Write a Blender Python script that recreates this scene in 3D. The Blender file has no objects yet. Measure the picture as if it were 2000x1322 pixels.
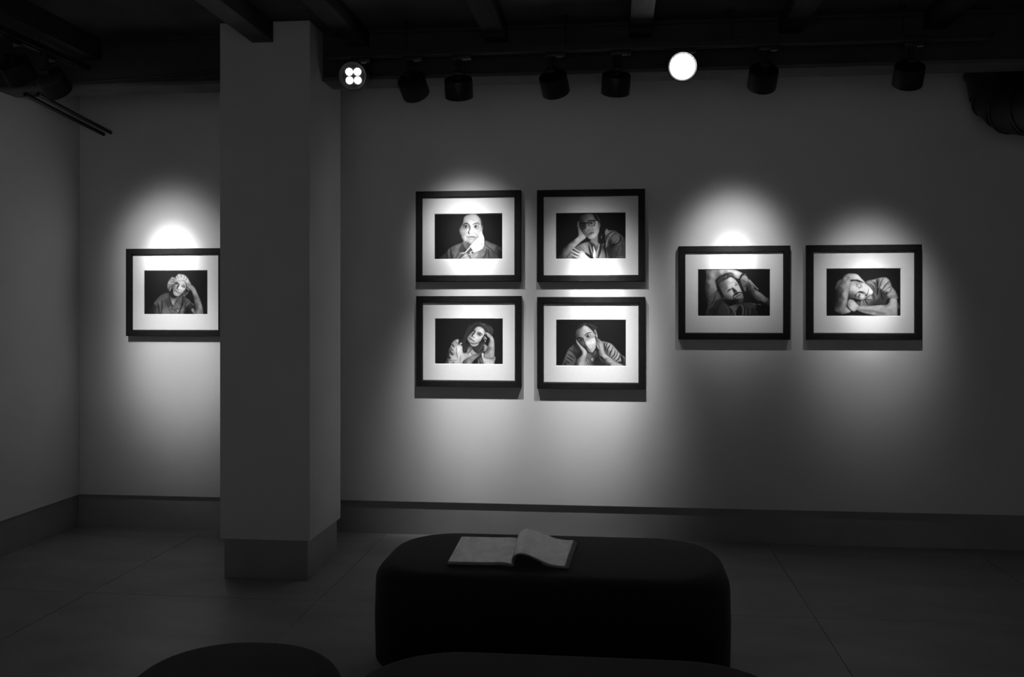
import bpy, bmesh, math, random
import numpy as np
from mathutils import Vector, Matrix

random.seed(4)
scene = bpy.context.scene
COL = scene.collection

# ------------------------------------------------------------------ camera
EYE = 1.5
cam_d = bpy.data.cameras.new('camera')
cam_d.sensor_width = 36.0
cam_d.lens = 1850 / 2000 * 36.0
cam_d.shift_y = -56 / 2000
cam_d.clip_start = 0.05
cam = bpy.data.objects.new('camera', cam_d)
cam.location = (0, 0, EYE)
cam.rotation_euler = (math.radians(90), 0, math.radians(6.3))
COL.objects.link(cam)
scene.camera = cam

# ------------------------------------------------------------------ world, exposure
world = bpy.data.worlds.new('world')
scene.world = world
world.use_nodes = True
world.node_tree.nodes['Background'].inputs[0].default_value = (0, 0, 0, 1)
world.node_tree.nodes['Background'].inputs[1].default_value = 0.0
vs = scene.view_settings
vs.view_transform = 'Standard'
vs.look = 'None'
vs.exposure = 0.0
vs.gamma = 1.0
vs.use_curve_mapping = False
scene.cycles.use_denoising = True
scene.cycles.max_bounces = 7
scene.cycles.diffuse_bounces = 5
scene.cycles.sample_clamp_indirect = 4.0
scene.cycles.caustics_reflective = False
scene.cycles.caustics_refractive = False

# ------------------------------------------------------------------ main dimensions (metres)
WALL_Y = 6.20       # picture wall
LEFT_X = -3.70
RIGHT_X = 4.60
REAR_Y = -3.2
CEIL_Z = 3.10
SKIRT_Z = 0.222
RAIL_Y = 5.15       # lighting track
RAIL_Z = 2.905
LEFT_RAIL_X = -3.10

# ------------------------------------------------------------------ materials
def new_mat(name):
    m = bpy.data.materials.new(name)
    m.use_nodes = True
    nt = m.node_tree
    return m, nt, nt.nodes, nt.links, nt.nodes['Principled BSDF']

def grey(v):
    return (v, v, v, 1)

def mat_noise(name, a, b, scale=6.0, rough=0.8, bump=0.0, bump_scale=120.0, spec=0.3,
              detail=5.0, stretch=(1, 1, 1), sheen=0.0):
    m, nt, n, l, p = new_mat(name)
    tc = n.new('ShaderNodeTexCoord')
    mp = n.new('ShaderNodeMapping')
    mp.inputs['Scale'].default_value = stretch
    l.new(tc.outputs['Object'], mp.inputs['Vector'])
    nz = n.new('ShaderNodeTexNoise')
    nz.inputs['Scale'].default_value = scale
    nz.inputs['Detail'].default_value = detail
    l.new(mp.outputs['Vector'], nz.inputs['Vector'])
    rp = n.new('ShaderNodeValToRGB')
    rp.color_ramp.elements[0].position = 0.3
    rp.color_ramp.elements[0].color = grey(a)
    rp.color_ramp.elements[1].position = 0.7
    rp.color_ramp.elements[1].color = grey(b)
    l.new(nz.outputs['Fac'], rp.inputs['Fac'])
    l.new(rp.outputs['Color'], p.inputs['Base Color'])
    p.inputs['Roughness'].default_value = rough
    p.inputs['Specular IOR Level'].default_value = spec
    if sheen:
        p.inputs['Sheen Weight'].default_value = sheen
        p.inputs['Sheen Roughness'].default_value = 0.5
    if bump:
        n2 = n.new('ShaderNodeTexNoise')
        n2.inputs['Scale'].default_value = bump_scale
        n2.inputs['Detail'].default_value = 3
        l.new(mp.outputs['Vector'], n2.inputs['Vector'])
        bp = n.new('ShaderNodeBump')
        bp.inputs['Strength'].default_value = bump
        bp.inputs['Distance'].default_value = 0.002
        l.new(n2.outputs['Fac'], bp.inputs['Height'])
        l.new(bp.outputs['Normal'], p.inputs['Normal'])
    return m

M = {}
M['wall'] = mat_noise('wall_paint', 0.70, 0.74, 2.5, 0.9, 0.08, 160, 0.15)
M['pillar'] = mat_noise('pillar_paint', 0.68, 0.73, 3.0, 0.9, 0.10, 120, 0.15)
M['skirt'] = mat_noise('skirting_grey', 0.28, 0.33, 3.0, 0.6, 0.05, 90, 0.3)
M['tile'] = mat_noise('floor_tile', 0.28, 0.39, 1.7, 0.48, 0.06, 60, 0.45, 8.0, (1, 2.2, 1))
M['grout'] = mat_noise('tile_grout', 0.08, 0.11, 30, 0.95)
M['ceil'] = mat_noise('ceiling_black', 0.07, 0.10, 4.0, 0.95, 0.2, 40, 0.1)
M['joist'] = mat_noise('joist_dark', 0.038, 0.055, 5.0, 0.9, 0.2, 50, 0.1, 5, (8, 1, 8))
M['steel'] = mat_noise('steel_beam_dark', 0.045, 0.06, 5.0, 0.75, 0.05, 40, 0.2)
M['lit_underside'] = mat_noise('painted_bounce_grey', 0.10, 0.13, 5.0, 0.8, 0.05, 40, 0.2)  # paler than the dark beams: bounce light from below put into the colour
M['lip_shine'] = mat_noise('painted_track_shine', 0.16, 0.2, 20, 0.35, 0.0, 10, 0.5)  # paler than the track metal: its reflected highlight painted in
M['black'] = mat_noise('black_metal', 0.012, 0.018, 20, 0.42, 0.0, 10, 0.4)
M['rail'] = mat_noise('track_metal', 0.020, 0.030, 20, 0.40, 0.0, 10, 0.5)
M['lever'] = mat_noise('pale_grey_plastic', 0.30, 0.36, 20, 0.5)
M['duct'] = mat_noise('duct_dark', 0.014, 0.024, 10, 0.5, 0.05, 60, 0.4)
M['fabric'] = mat_noise('dark_upholstery', 0.012, 0.020, 220, 0.9, 0.5, 700, 0.2, 3, (1, 1, 1), 0.16)
M['mat'] = mat_noise('mat_board', 0.80, 0.84, 90, 0.9, 0.05, 400, 0.15)
M['backing'] = mat_noise('backing_board', 0.10, 0.13, 20, 0.9)
M['paper_edge'] = mat_noise('paper_edge', 0.30, 0.42, 80, 0.85, 0.3, 300, 0.2, 3, (0.2, 0.2, 12))

def mat_wood():
    m, nt, n, l, p = new_mat('black_stained_wood')
    tc = n.new('ShaderNodeTexCoord')
    mp = n.new('ShaderNodeMapping')
    mp.inputs['Scale'].default_value = (5, 60, 60)
    l.new(tc.outputs['Object'], mp.inputs['Vector'])
    nz = n.new('ShaderNodeTexNoise')
    nz.inputs['Scale'].default_value = 6
    nz.inputs['Detail'].default_value = 7
    l.new(mp.outputs['Vector'], nz.inputs['Vector'])
    rp = n.new('ShaderNodeValToRGB')
    rp.color_ramp.elements[0].position = 0.35
    rp.color_ramp.elements[0].color = grey(0.006)
    rp.color_ramp.elements[1].position = 0.7
    rp.color_ramp.elements[1].color = grey(0.018)
    l.new(nz.outputs['Fac'], rp.inputs['Fac'])
    l.new(rp.outputs['Color'], p.inputs['Base Color'])
    p.inputs['Roughness'].default_value = 0.55
    p.inputs['Specular IOR Level'].default_value = 0.18
    bp = n.new('ShaderNodeBump')
    bp.inputs['Strength'].default_value = 0.25
    bp.inputs['Distance'].default_value = 0.001
    l.new(nz.outputs['Fac'], bp.inputs['Height'])
    l.new(bp.outputs['Normal'], p.inputs['Normal'])
    return m
M['wood'] = mat_wood()

def mat_print():
    m, nt, n, l, p = new_mat('photographic_print')
    at = n.new('ShaderNodeAttribute')
    at.attribute_name = 'tone'
    l.new(at.outputs['Color'], p.inputs['Base Color'])
    p.inputs['Roughness'].default_value = 0.75
    p.inputs['Specular IOR Level'].default_value = 0.1
    return m
M['print'] = mat_print()

def mat_page():
    m, nt, n, l, p = new_mat('printed_page')
    tc = n.new('ShaderNodeTexCoord')
    mp = n.new('ShaderNodeMapping')
    mp.inputs['Scale'].default_value = (9, 3.5, 1)
    mp.inputs['Rotation'].default_value = (0, 0, 0.35)
    l.new(tc.outputs['Object'], mp.inputs['Vector'])
    nz = n.new('ShaderNodeTexNoise')
    nz.inputs['Scale'].default_value = 1.6
    nz.inputs['Detail'].default_value = 8
    nz.inputs['Roughness'].default_value = 0.62
    nz.inputs['Distortion'].default_value = 0.6
    l.new(mp.outputs['Vector'], nz.inputs['Vector'])
    rp = n.new('ShaderNodeValToRGB')
    rp.color_ramp.elements[0].position = 0.34
    rp.color_ramp.elements[0].color = grey(0.34)
    rp.color_ramp.elements[1].position = 0.60
    rp.color_ramp.elements[1].color = grey(0.86)
    l.new(nz.outputs['Fac'], rp.inputs['Fac'])
    l.new(rp.outputs['Color'], p.inputs['Base Color'])
    p.inputs['Roughness'].default_value = 0.30
    p.inputs['Specular IOR Level'].default_value = 0.5
    return m
M['page'] = mat_page()

def mat_emit(name, strength):
    m, nt, n, l, p = new_mat(name)
    p.inputs['Base Color'].default_value = grey(0.8)
    p.inputs['Emission Color'].default_value = grey(1.0)
    p.inputs['Emission Strength'].default_value = strength
    return m
M['led'] = mat_emit('led_optic', 5.0)
M['led_bright'] = mat_emit('led_optic_bright', 25.0)

def mat_reflector():
    m, nt, n, l, p = new_mat('polished_reflector')
    p.inputs['Base Color'].default_value = grey(0.015)
    p.inputs['Metallic'].default_value = 0.0
    p.inputs['Roughness'].default_value = 0.8
    p.inputs['Specular IOR Level'].default_value = 0.05
    return m
M['reflector'] = mat_reflector()

# ------------------------------------------------------------------ mesh helpers
def finish(name, bm, mat, parent=None, smooth=None, recalc=True):
    if recalc:
        bmesh.ops.recalc_face_normals(bm, faces=bm.faces[:])
    me = bpy.data.meshes.new(name)
    bm.to_mesh(me)
    bm.free()
    me.materials.append(M[mat])
    if smooth is not None:
        me.polygons.foreach_set('use_smooth', [True] * len(me.polygons))
        me.set_sharp_from_angle(angle=math.radians(smooth))
    o = bpy.data.objects.new(name, me)
    COL.objects.link(o)
    if parent is not None:
        o.parent = parent
    return o

def empty(name, loc=(0, 0, 0)):
    o = bpy.data.objects.new(name, None)
    o.empty_display_size = 0.1
    o.location = loc
    COL.objects.link(o)
    return o

def tag(o, label, cat, group=None):
    o['label'] = label
    o['category'] = cat
    if group:
        o['group'] = group
    return o

def struct(o, label=None, cat=None):
    o['kind'] = 'structure'
    if label:
        o['label'] = label
    if cat:
        o['category'] = cat
    return o

def add_box(bm, lo, hi, bevel=0.0):
    lo = Vector(lo); hi = Vector(hi)
    c = (lo + hi) / 2
    s = hi - lo
    r = bmesh.ops.create_cube(bm, size=1.0, matrix=Matrix.Translation(c) @ Matrix.Diagonal((s.x, s.y, s.z, 1)))
    if bevel > 0:
        es = list({e for v in r['verts'] for e in v.link_edges})
        bmesh.ops.bevel(bm, geom=es, offset=bevel, segments=2, affect='EDGES', profile=0.5)

def box(name, lo, hi, mat, parent=None, bevel=0.0):
    bm = bmesh.new()
    add_box(bm, lo, hi, bevel)
    return finish(name, bm, mat, parent, 30 if bevel else None)

def catmull(pts, n=8, closed=False):
    pts = [Vector(p) for p in pts]
    out = []
    N = len(pts)
    segs = N if closed else N - 1
    for i in range(segs):
        p1, p2 = pts[i], pts[(i + 1) % N]
        p0 = pts[(i - 1) % N] if (closed or i > 0) else p1 + (p1 - p2)
        p3 = pts[(i + 2) % N] if (closed or i + 2 < N) else p2 + (p2 - p1)
        for k in range(n):
            t = k / n
            out.append(0.5 * ((2 * p1) + (p2 - p0) * t + (2 * p0 - 5 * p1 + 4 * p2 - p3) * t * t
                              + (3 * p1 - p0 - 3 * p2 + p3) * t ** 3))
    if not closed:
        out.append(pts[-1])
    return out

def add_tube(bm, path, radius, seg=12, cap=True):
    path = [Vector(p) for p in path]
    rings = []
    up = None
    for i, p in enumerate(path):
        a = path[max(i - 1, 0)]
        b = path[min(i + 1, len(path) - 1)]
        t = (b - a).normalized()
        if up is None:
            up = Vector((0, 0, 1)) if abs(t.z) < 0.9 else Vector((0, 1, 0))
        u = (up - t * up.dot(t)).normalized()
        w = t.cross(u)
        up = u
        r = radius[i] if isinstance(radius, (list, tuple)) else radius
        rings.append([bm.verts.new(p + (u * math.cos(2 * math.pi * k / seg) + w * math.sin(2 * math.pi * k / seg)) * r)
                      for k in range(seg)])
    for i in range(len(rings) - 1):
        for k in range(seg):
            bm.faces.new((rings[i][k], rings[i][(k + 1) % seg], rings[i + 1][(k + 1) % seg], rings[i + 1][k]))
    if cap:
        bm.faces.new(rings[0][::-1])
        bm.faces.new(rings[-1])

def add_lathe(bm, prof, mtx=Matrix.Identity(4), seg=32):
    """prof: (radius, z) pairs turned about the local z axis."""
    rings = []
    for r, z in prof:
        if r < 1e-6:
            rings.append([bm.verts.new(mtx @ Vector((0, 0, z)))])
        else:
            rings.append([bm.verts.new(mtx @ Vector((r * math.cos(2 * math.pi * k / seg), r * math.sin(2 * math.pi * k / seg), z)))
                          for k in range(seg)])
    for a, b in zip(rings[:-1], rings[1:]):
        for k in range(seg):
            k2 = (k + 1) % seg
            if len(a) == 1 and len(b) == 1:
                continue
            if len(a) == 1:
                bm.faces.new((a[0], b[k], b[k2]))
            elif len(b) == 1:
                bm.faces.new((a[k], a[k2], b[0]))
            else:
                bm.faces.new((a[k], a[k2], b[k2], b[k]))

# ------------------------------------------------------------------ room shell
struct(box('wall_back', (LEFT_X - 0.3, WALL_Y, SKIRT_Z), (RIGHT_X + 0.3, WALL_Y + 0.25, CEIL_Z + 0.1), 'wall'),
       'white painted back wall carrying the framed portraits', 'wall')
struct(box('baseboard_back', (LEFT_X - 0.3, WALL_Y + 0.021, -0.05), (RIGHT_X + 0.3, WALL_Y + 0.24, SKIRT_Z), 'skirt'),
       'grey recessed skirting below the back wall', 'skirting')
struct(box('wall_left', (LEFT_X - 0.25, REAR_Y - 0.2, SKIRT_Z), (LEFT_X, WALL_Y, CEIL_Z + 0.1), 'wall'),
       'white painted left wall', 'wall')
struct(box('baseboard_left', (LEFT_X - 0.24, REAR_Y - 0.2, -0.05), (LEFT_X - 0.021, WALL_Y + 0.021, SKIRT_Z), 'skirt'),
       'grey recessed skirting below the left wall', 'skirting')
struct(box('wall_right', (RIGHT_X, REAR_Y - 0.2, -0.05), (RIGHT_X + 0.25, WALL_Y, CEIL_Z + 0.1), 'wall'),
       'white painted right wall', 'wall')
struct(box('wall_rear', (LEFT_X, REAR_Y - 0.2, -0.05), (RIGHT_X, REAR_Y, CEIL_Z + 0.1), 'wall'),
       'white painted wall behind the viewer', 'wall')
struct(box('ceiling', (LEFT_X, REAR_Y, CEIL_Z), (RIGHT_X, WALL_Y, CEIL_Z + 0.15), 'ceil'),
       'black painted ceiling', 'ceiling')

# floor: large square tiles on a dark bed
floor = struct(box('floor', (LEFT_X - 0.021, REAR_Y, -0.14), (RIGHT_X, WALL_Y + 0.021, -0.004), 'grout'),
               'grey floor of large square concrete tiles', 'floor')
T = 1.247
gap = 0.0018
xs = [LEFT_X - 0.021] + [x for x in [0.961 + T * k for k in range(-4, 3)] if LEFT_X + 0.05 < x < RIGHT_X - 0.02] + [RIGHT_X]
ys = [REAR_Y] + [y for y in [4.745 + T * k for k in range(-7, 3)] if REAR_Y + 0.05 < y < WALL_Y - 0.02] + [WALL_Y + 0.021]
tile_cache = {}
for i in range(len(xs) - 1):
    for j in range(len(ys) - 1):
        w, d = xs[i + 1] - xs[i], ys[j + 1] - ys[j]
        key = (round(w, 3), round(d, 3))
        if key not in tile_cache:
            bm = bmesh.new()
            add_box(bm, (-w / 2 + gap, -d / 2 + gap, -0.02), (w / 2 - gap, d / 2 - gap, 0.0))
            o = finish('tile', bm, 'tile', floor)
            tile_cache[key] = o.data
        else:
            o = bpy.data.objects.new('tile', tile_cache[key])
            COL.objects.link(o)
            o.parent = floor
        o.location = ((xs[i] + xs[i + 1]) / 2, (ys[j] + ys[j + 1]) / 2, 0)

# pillar
pil = struct(empty('pillar', (-1.944, 5.374, 0)), 'white square pillar on a narrower grey plinth', 'pillar')
box('shaft', (-0.259, -0.294, 0.222), (0.259, 0.294, CEIL_Z), 'pillar', pil, 0.004)
box('plinth', (-0.242, -0.274, 0.0), (0.241, 0.276, 0.222), 'skirt', pil, 0.003)

# steel beam across the room, in line with the pillar, and the joists
BEAM_Y0, BEAM_Y1, BEAM_Z = 5.295, 5.50, 2.815
for nm, x0, x1, lab in (('trim_1', LEFT_X, -2.204, 'dark ceiling beam between left wall and pillar'),
                        ('trim_2', -1.684, RIGHT_X, 'dark ceiling beam running right from the pillar')):
    b = struct(empty(nm, ((x0 + x1) / 2, (BEAM_Y0 + BEAM_Y1) / 2, BEAM_Z)), lab, 'beam')
    hw = (x1 - x0) / 2
    hd = (BEAM_Y1 - BEAM_Y0) / 2
    box('bottom_flange', (-hw, -hd, 0), (hw, hd, 0.022), 'lit_underside', b, 0.003)  # underside coloured lighter to stand for light bounced up from below
    box('web', (-hw, -hd + 0.02, 0.022), (hw, hd - 0.02, CEIL_Z - BEAM_Z - 0.02), 'steel', b)
    box('top_flange', (-hw, -hd, CEIL_Z - BEAM_Z - 0.02), (hw, hd, CEIL_Z - BEAM_Z), 'steel', b, 0.003)

jn = 3
for xc, w, y1, z0, lab in ((-1.953, 0.12, 5.08, 2.985, 'wooden ceiling joist ending on the front of the pillar'),
                           (-1.47, 0.12, 5.335, 3.01, 'dark ceiling joist just right of the pillar'),
                           (-0.67, 0.12, 5.335, 3.01, 'dark ceiling joist above the left pair of lamps'),
                           (0.13, 0.12, 5.335, 3.01, 'dark ceiling joist above the middle of the room'),
                           (0.94, 0.12, 5.335, 3.01, 'dark ceiling joist right of the glaring lamp'),
                           (1.70, 0.12, 5.335, 3.01, 'dark ceiling joist near the right end of the track'),
                           (2.50, 0.12, 5.335, 3.01, 'dark ceiling joist beside the ventilation duct')):
    o = struct(box('trim_%d' % jn, (xc - w / 2, REAR_Y, z0 + (0.008 if jn == 3 else 0)), (xc + w / 2, y1, CEIL_Z), 'joist', None, 0.004), lab, 'joist')
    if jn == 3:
        box('painted_bounce_strip', (xc - w / 2, REAR_Y, z0), (xc + w / 2, y1, z0 + 0.008), 'lit_underside', o, 0.001)  # added strip, not a real board: bounce light painted under the dark joist
    jn += 1
struct(box('trim_%d' % jn, (-3.30, REAR_Y, 2.975), (-3.03, BEAM_Y0, CEIL_Z), 'steel'),
       'black ceiling beam above the left lighting track', 'beam')

# ------------------------------------------------------------------ lighting tracks
def rail_thing(name, p0, p1, label, n_hang):
    p0, p1 = Vector(p0), Vector(p1)
    L = (p1 - p0).length
    r = empty(name, (p0 + p1) / 2)
    r.rotation_euler.z = math.atan2((p1 - p0).y, (p1 - p0).x)
    tag(r, label, 'light track')
    bm = bmesh.new()
    h = L / 2
    add_box(bm, (-h, -0.018, 0.022), (h, 0.018, 0.032))
    add_box(bm, (-h, -0.018, 0.0), (h, -0.013, 0.022))
    add_box(bm, (-h, 0.013, 0.0), (h, 0.018, 0.022))
    ra = finish('rail', bm, 'rail', r)
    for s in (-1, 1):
        box('rail_lip_highlight', (-h + 0.01, s * 0.0155 - 0.002, -0.0015), (h - 0.01, s * 0.0155 + 0.002, 0.0015), 'lip_shine', ra)  # pale strips added to paint the glint along the rail's lower edges
    for s in (-1, 1):
        box('conductor', (-h + 0.02, s * 0.008 - 0.0015, 0.012), (h - 0.02, s * 0.008 + 0.0015, 0.0225), 'lever', r)
        box('end_cap', (s * h - 0.008, -0.019, -0.001), (s * h + 0.008, 0.019, 0.033), 'black', r)
    for k in range(n_hang):
        x = -h + L * (k + 0.5) / n_hang
        bm = bmesh.new()
        add_tube(bm, [(x, 0, 0.03), (x, 0, CEIL_Z - RAIL_Z + 0.0)], 0.003, 8)
        hg = finish('hanger', bm, 'black', r, 40)
        bm = bmesh.new()
        add_lathe(bm, [(0, -0.02), (0.014, -0.02), (0.014, 0), (0, 0)], Matrix.Translation((x, 0, CEIL_Z - RAIL_Z)), 14)
        finish('hanger_cup', bm, 'black', hg, 40)
    return r

rail_thing('track_rail', (-1.60, RAIL_Y, RAIL_Z), (1.93, RAIL_Y, RAIL_Z),
           'long black lighting track hung in front of the beam right of the pillar', 4)
rail_thing('track_rail', (LEFT_RAIL_X, 2.6, RAIL_Z), (LEFT_RAIL_X, 5.25, RAIL_Z),
           'black lighting track running towards the back wall at upper left', 3)

CAN_R, CAN_L = 0.078, 0.105

def beam_light(parent, local, direction, watts, core, halo, core_w, halo_w, size=75):
    """A spot lamp whose optic gives a narrow core inside a wider soft field."""
    ld = bpy.data.lights.new('beam', 'SPOT')
    ld.energy = watts
    ld.spot_size = math.radians(size * 2)
    ld.spot_blend = 0.15
    ld.shadow_soft_size = 0.010
    ld.use_nodes = True
    nt = ld.node_tree
    n, l = nt.nodes, nt.links
    em = n['Emission']
    tc = n.new('ShaderNodeTexCoord')
    sx = n.new('ShaderNodeSeparateXYZ')
    l.new(tc.outputs['Normal'], sx.inputs[0])
    def math_node(op, a, b=None):
        q = n.new('ShaderNodeMath')
        q.operation = op
        for i, v in enumerate((a, b)):
            if v is None:
                continue
            if isinstance(v, (int, float)):
                q.inputs[i].default_value = v
            else:
                l.new(v, q.inputs[i])
        return q.outputs[0]
    z = math_node('MINIMUM', math_node('ABSOLUTE', sx.outputs['Z']), 0.999999)
    ang = math_node('ARCCOSINE', z)
    def lobe(width, weight, power):
        t = math_node('POWER', math_node('DIVIDE', ang, math.radians(width)), power)
        return math_node('MULTIPLY', math_node('EXPONENT', math_node('MULTIPLY', t, -1.0)), weight)
    s = math_node('ADD', lobe(core, core_w, 3.5), lobe(halo * 1.03, halo_w, 3.2))
    l.new(s, em.inputs['Strength'])
    o = bpy.data.objects.new('beam', ld)
    COL.objects.link(o)
    o.parent = parent
    o.location = local
    o.rotation_mode = 'QUATERNION'
    o.rotation_quaternion = Vector(direction).to_track_quat('-Z', 'Y')
    return o

def spotlight(rail_pt, target, label, watts, core=8.0, halo=17.0, core_w=1.0, halo_w=0.16,
              optic='clover', axis='x', drop=0.105):
    """A can on a knuckle under a track adapter, aimed at a point."""
    base = Vector(rail_pt)
    root = empty('track_spotlight', base)
    tag(root, label, 'spotlight', 'spotlights on the tracks')
    piv = Vector((0, 0, -drop))
    d = (Vector(target) - (base + piv)).normalized()
    sw = (lambda v: v) if axis == 'x' else (lambda v: (v[1], v[0], v[2]))
    def bx(nm, lo, hi, m, par, bev=0.0):
        lo, hi = sw(lo), sw(hi)
        return box(nm, [min(a, b) for a, b in zip(lo, hi)], [max(a, b) for a, b in zip(lo, hi)], m, par, bev)
    ad = bx('adapter', (-0.035, -0.016, -0.030), (0.075, 0.016, 0.006), 'black', root, 0.003)
    bx('lever', (0.028, -0.017, -0.036), (0.056, -0.004, -0.030), 'lever', ad)
    bm = bmesh.new()
    add_tube(bm, [(0, 0, -0.028), (0, 0, -drop + 0.01)], 0.011, 14)
    st = finish('stem', bm, 'black', root, 40)
    bm = bmesh.new()
    side = d.cross(Vector((0, 0, 1))).normalized()
    add_tube(bm, [piv - side * 0.024, piv + side * 0.024], 0.019, 16)
    finish('knuckle', bm, 'black', root, 40)
    # bracket: flat arm from the knuckle to the back of the can
    bm = bmesh.new()
    add_tube(bm, [piv, piv + d * 0.035], 0.012, 12)
    finish('bracket', bm, 'rail', root, 40)
    q = d.to_track_quat('Z', 'Y').to_matrix().to_4x4()
    mtx = Matrix.Translation(piv + d * 0.028) @ q
    R, L = CAN_R, CAN_L
    bm = bmesh.new()
    add_lathe(bm, [(0, 0), (R - 0.006, 0), (R - 0.002, 0.0015), (R, 0.006), (R, L - 0.001), (R - 0.001, L), (R - 0.005, L),
                   (R - 0.006, L - 0.001), (R - 0.006, L - 0.030), (0, L - 0.030)], mtx, 48)
    can = finish('housing', bm, 'black', root, 35)
    bm = bmesh.new()
    add_lathe(bm, [(R - 0.007, L - 0.006), (R - 0.018, L - 0.024), (R - 0.020, L - 0.026), (R - 0.007, L - 0.029)], mtx, 40)
    finish('reflector_ring', bm, 'reflector', can, 40)
    if optic == 'clover':
        for sx_ in (-1, 1):
            for sy_ in (-1, 1):
                bm = bmesh.new()
                lm = mtx @ Matrix.Translation((sx_ * 0.0225, sy_ * 0.0225, L - 0.029))
                add_lathe(bm, [(0.0205, 0), (0.0195, 0.007), (0.013, 0.010), (0, 0.0115)], lm, 18)
                finish('lens', bm, 'led', can, 40)
    else:
        bm = bmesh.new()
        add_lathe(bm, [(R - 0.010, L - 0.022), (R - 0.012, L - 0.014), (R - 0.035, L - 0.007), (0, L - 0.004)], mtx, 40)
        finish('lens', bm, 'led_bright', can, 40)
    beam_light(root, piv + d * (0.028 + L + 0.004), d, watts, core, halo, core_w, halo_w)
    return root

RP = lambda x: (x, RAIL_Y, RAIL_Z)
spotlight(RP(-1.437), (-0.75, REAR_Y, 0.9), 'black spotlight with four lit diodes facing the viewer beside the pillar', 1300, 12, 20, 0.9, 0.05)
spotlight(RP(-1.141), (-0.95, WALL_Y, 1.93), 'tilted black can spotlight, first one right of the four-diode lamp', 230, 7.5, 14, 0.68, 0.36)
spotlight(RP(-0.867), (-0.94, WALL_Y, 1.00), 'upright black can spotlight left of the middle, second aimed at the wall', 280, 8, 12.5, 0.42, 0.55)
spotlight(RP(-0.352), (-0.13, WALL_Y, 1.66), 'tilted black can spotlight above the two-by-two group of portraits', 270, 6.5, 13.5, 0.7, 0.25)
spotlight(RP(0.002), (-0.15, WALL_Y, 1.02), 'black can spotlight half veiled just left of the glaring lamp', 270, 8, 12.5, 0.42, 0.55)
spotlight(RP(0.349), (0.00, REAR_Y, 1.0), 'glaring white spotlight pointed straight at the viewer', 1680, 12, 20, 0.9, 0.05, optic='disc')
spotlight(RP(0.784), (0.735, WALL_Y, 1.80), 'black can spotlight next on the right of the glaring lamp', 215, 6.0, 14, 0.70, 0.34)
spotlight(RP(1.530), (1.580, WALL_Y, 1.545), 'black can spotlight last on the right, near the duct', 200, 6.3, 13.2, 0.6, 0.38)
spotlight((LEFT_RAIL_X, 4.87, RAIL_Z), (-3.02, WALL_Y, 1.85), 'black can spotlight at upper left, nearer the back wall', 290, 7.0, 13.5, 0.72, 0.25, axis='y')
spotlight((LEFT_RAIL_X, 4.56, RAIL_Z), (-2.97, WALL_Y, 1.18), 'black can spotlight at upper left corner of the picture', 195, 9, 12, 0.45, 0.42, axis='y')

# ------------------------------------------------------------------ pipes, cables, duct
def pipe(name, pts, r, mat, label, cat, group=None, smooth_n=6):
    c = Vector(pts[0])
    bm = bmesh.new()
    path = catmull([Vector(p) - c for p in pts], smooth_n) if smooth_n else [Vector(p) - c for p in pts]
    add_tube(bm, path, r, 12)
    o = finish(name, bm, mat, None, 45)
    o.location = c
    return tag(o, label, cat, group)

pipe('conduit_pipe', [(-3.548, 5.36, 2.800), (-3.537, 5.75, 2.758), (-3.525, 6.205, 2.713)],
     0.0125, 'black', 'dark conduit pipe from beam to back wall, the left one of the pair', 'pipe', None, 5)
pipe('conduit_pipe', [(-3.466, 5.36, 2.800), (-3.470, 5.75, 2.762), (-3.475, 6.205, 2.724)],
     0.0125, 'black', 'dark conduit pipe from beam to back wall, the right one of the pair', 'pipe', None, 5)
pipe('cable', [(-2.20, 5.286, 2.895), (-2.45, 5.286, 2.880), (-2.85, 5.286, 2.858), (-3.10, 5.286, 2.846), (-3.42, 5.286, 2.836), (-3.69, 5.286, 2.832)],
     0.007, 'steel', 'dark cable along the beam left of the pillar, upper one', 'cable')
pipe('cable', [(-2.20, 5.284, 2.868), (-2.33, 5.284, 2.862), (-2.45, 5.284, 2.842), (-2.70, 5.284, 2.836), (-2.86, 5.284, 2.838)],
     0.006, 'steel', 'short sagging dark cable on the beam left of the pillar, lower one', 'cable')

duct = tag(empty('ventilation_duct', (2.23, 5.93, CEIL_Z)), 'black segmented ventilation duct elbow hanging at top right', 'duct')
dpath = catmull([(2.80, 4.55, 3.02), (2.66, 4.95, 2.93), (2.52, 5.24, 2.715), (2.41, 5.50, 2.640), (2.33, 5.72, 2.655), (2.26, 5.88, 2.745), (2.235, 5.93, 2.93), (2.23, 5.93, 3.10)], 4)
o0 = Vector((2.23, 5.93, CEIL_Z))
seg_ends = list(range(0, len(dpath), 3)) + [len(dpath) - 1]
for a, b in zip(seg_ends[:-1], seg_ends[1:]):
    if b <= a:
        continue
    bm = bmesh.new()
    add_tube(bm, [dpath[a] - o0, dpath[b] - o0], [0.158, 0.158], 28)
    dsec = finish('duct_section', bm, 'duct', duct, 40)
    t = (dpath[b] - dpath[a]).normalized()
    bm = bmesh.new()
    add_tube(bm, [dpath[b] - o0 - t * 0.012, dpath[b] - o0 + t * 0.004], 0.165, 28)
    finish('seam_band', bm, 'duct', dsec, 40)

# ------------------------------------------------------------------ upholstered seats
def rounded_rect(x0, x1, y0, y1, r, n=10):
    pts = []
    for cx, cy, a0 in ((x1 - r, y1 - r, 0), (x0 + r, y1 - r, 90), (x0 + r, y0 + r, 180), (x1 - r, y0 + r, 270)):
        for k in range(n + 1):
            a = math.radians(a0 + 90 * k / n)
            pts.append((cx + r * math.cos(a), cy + r * math.sin(a)))
    return pts

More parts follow.
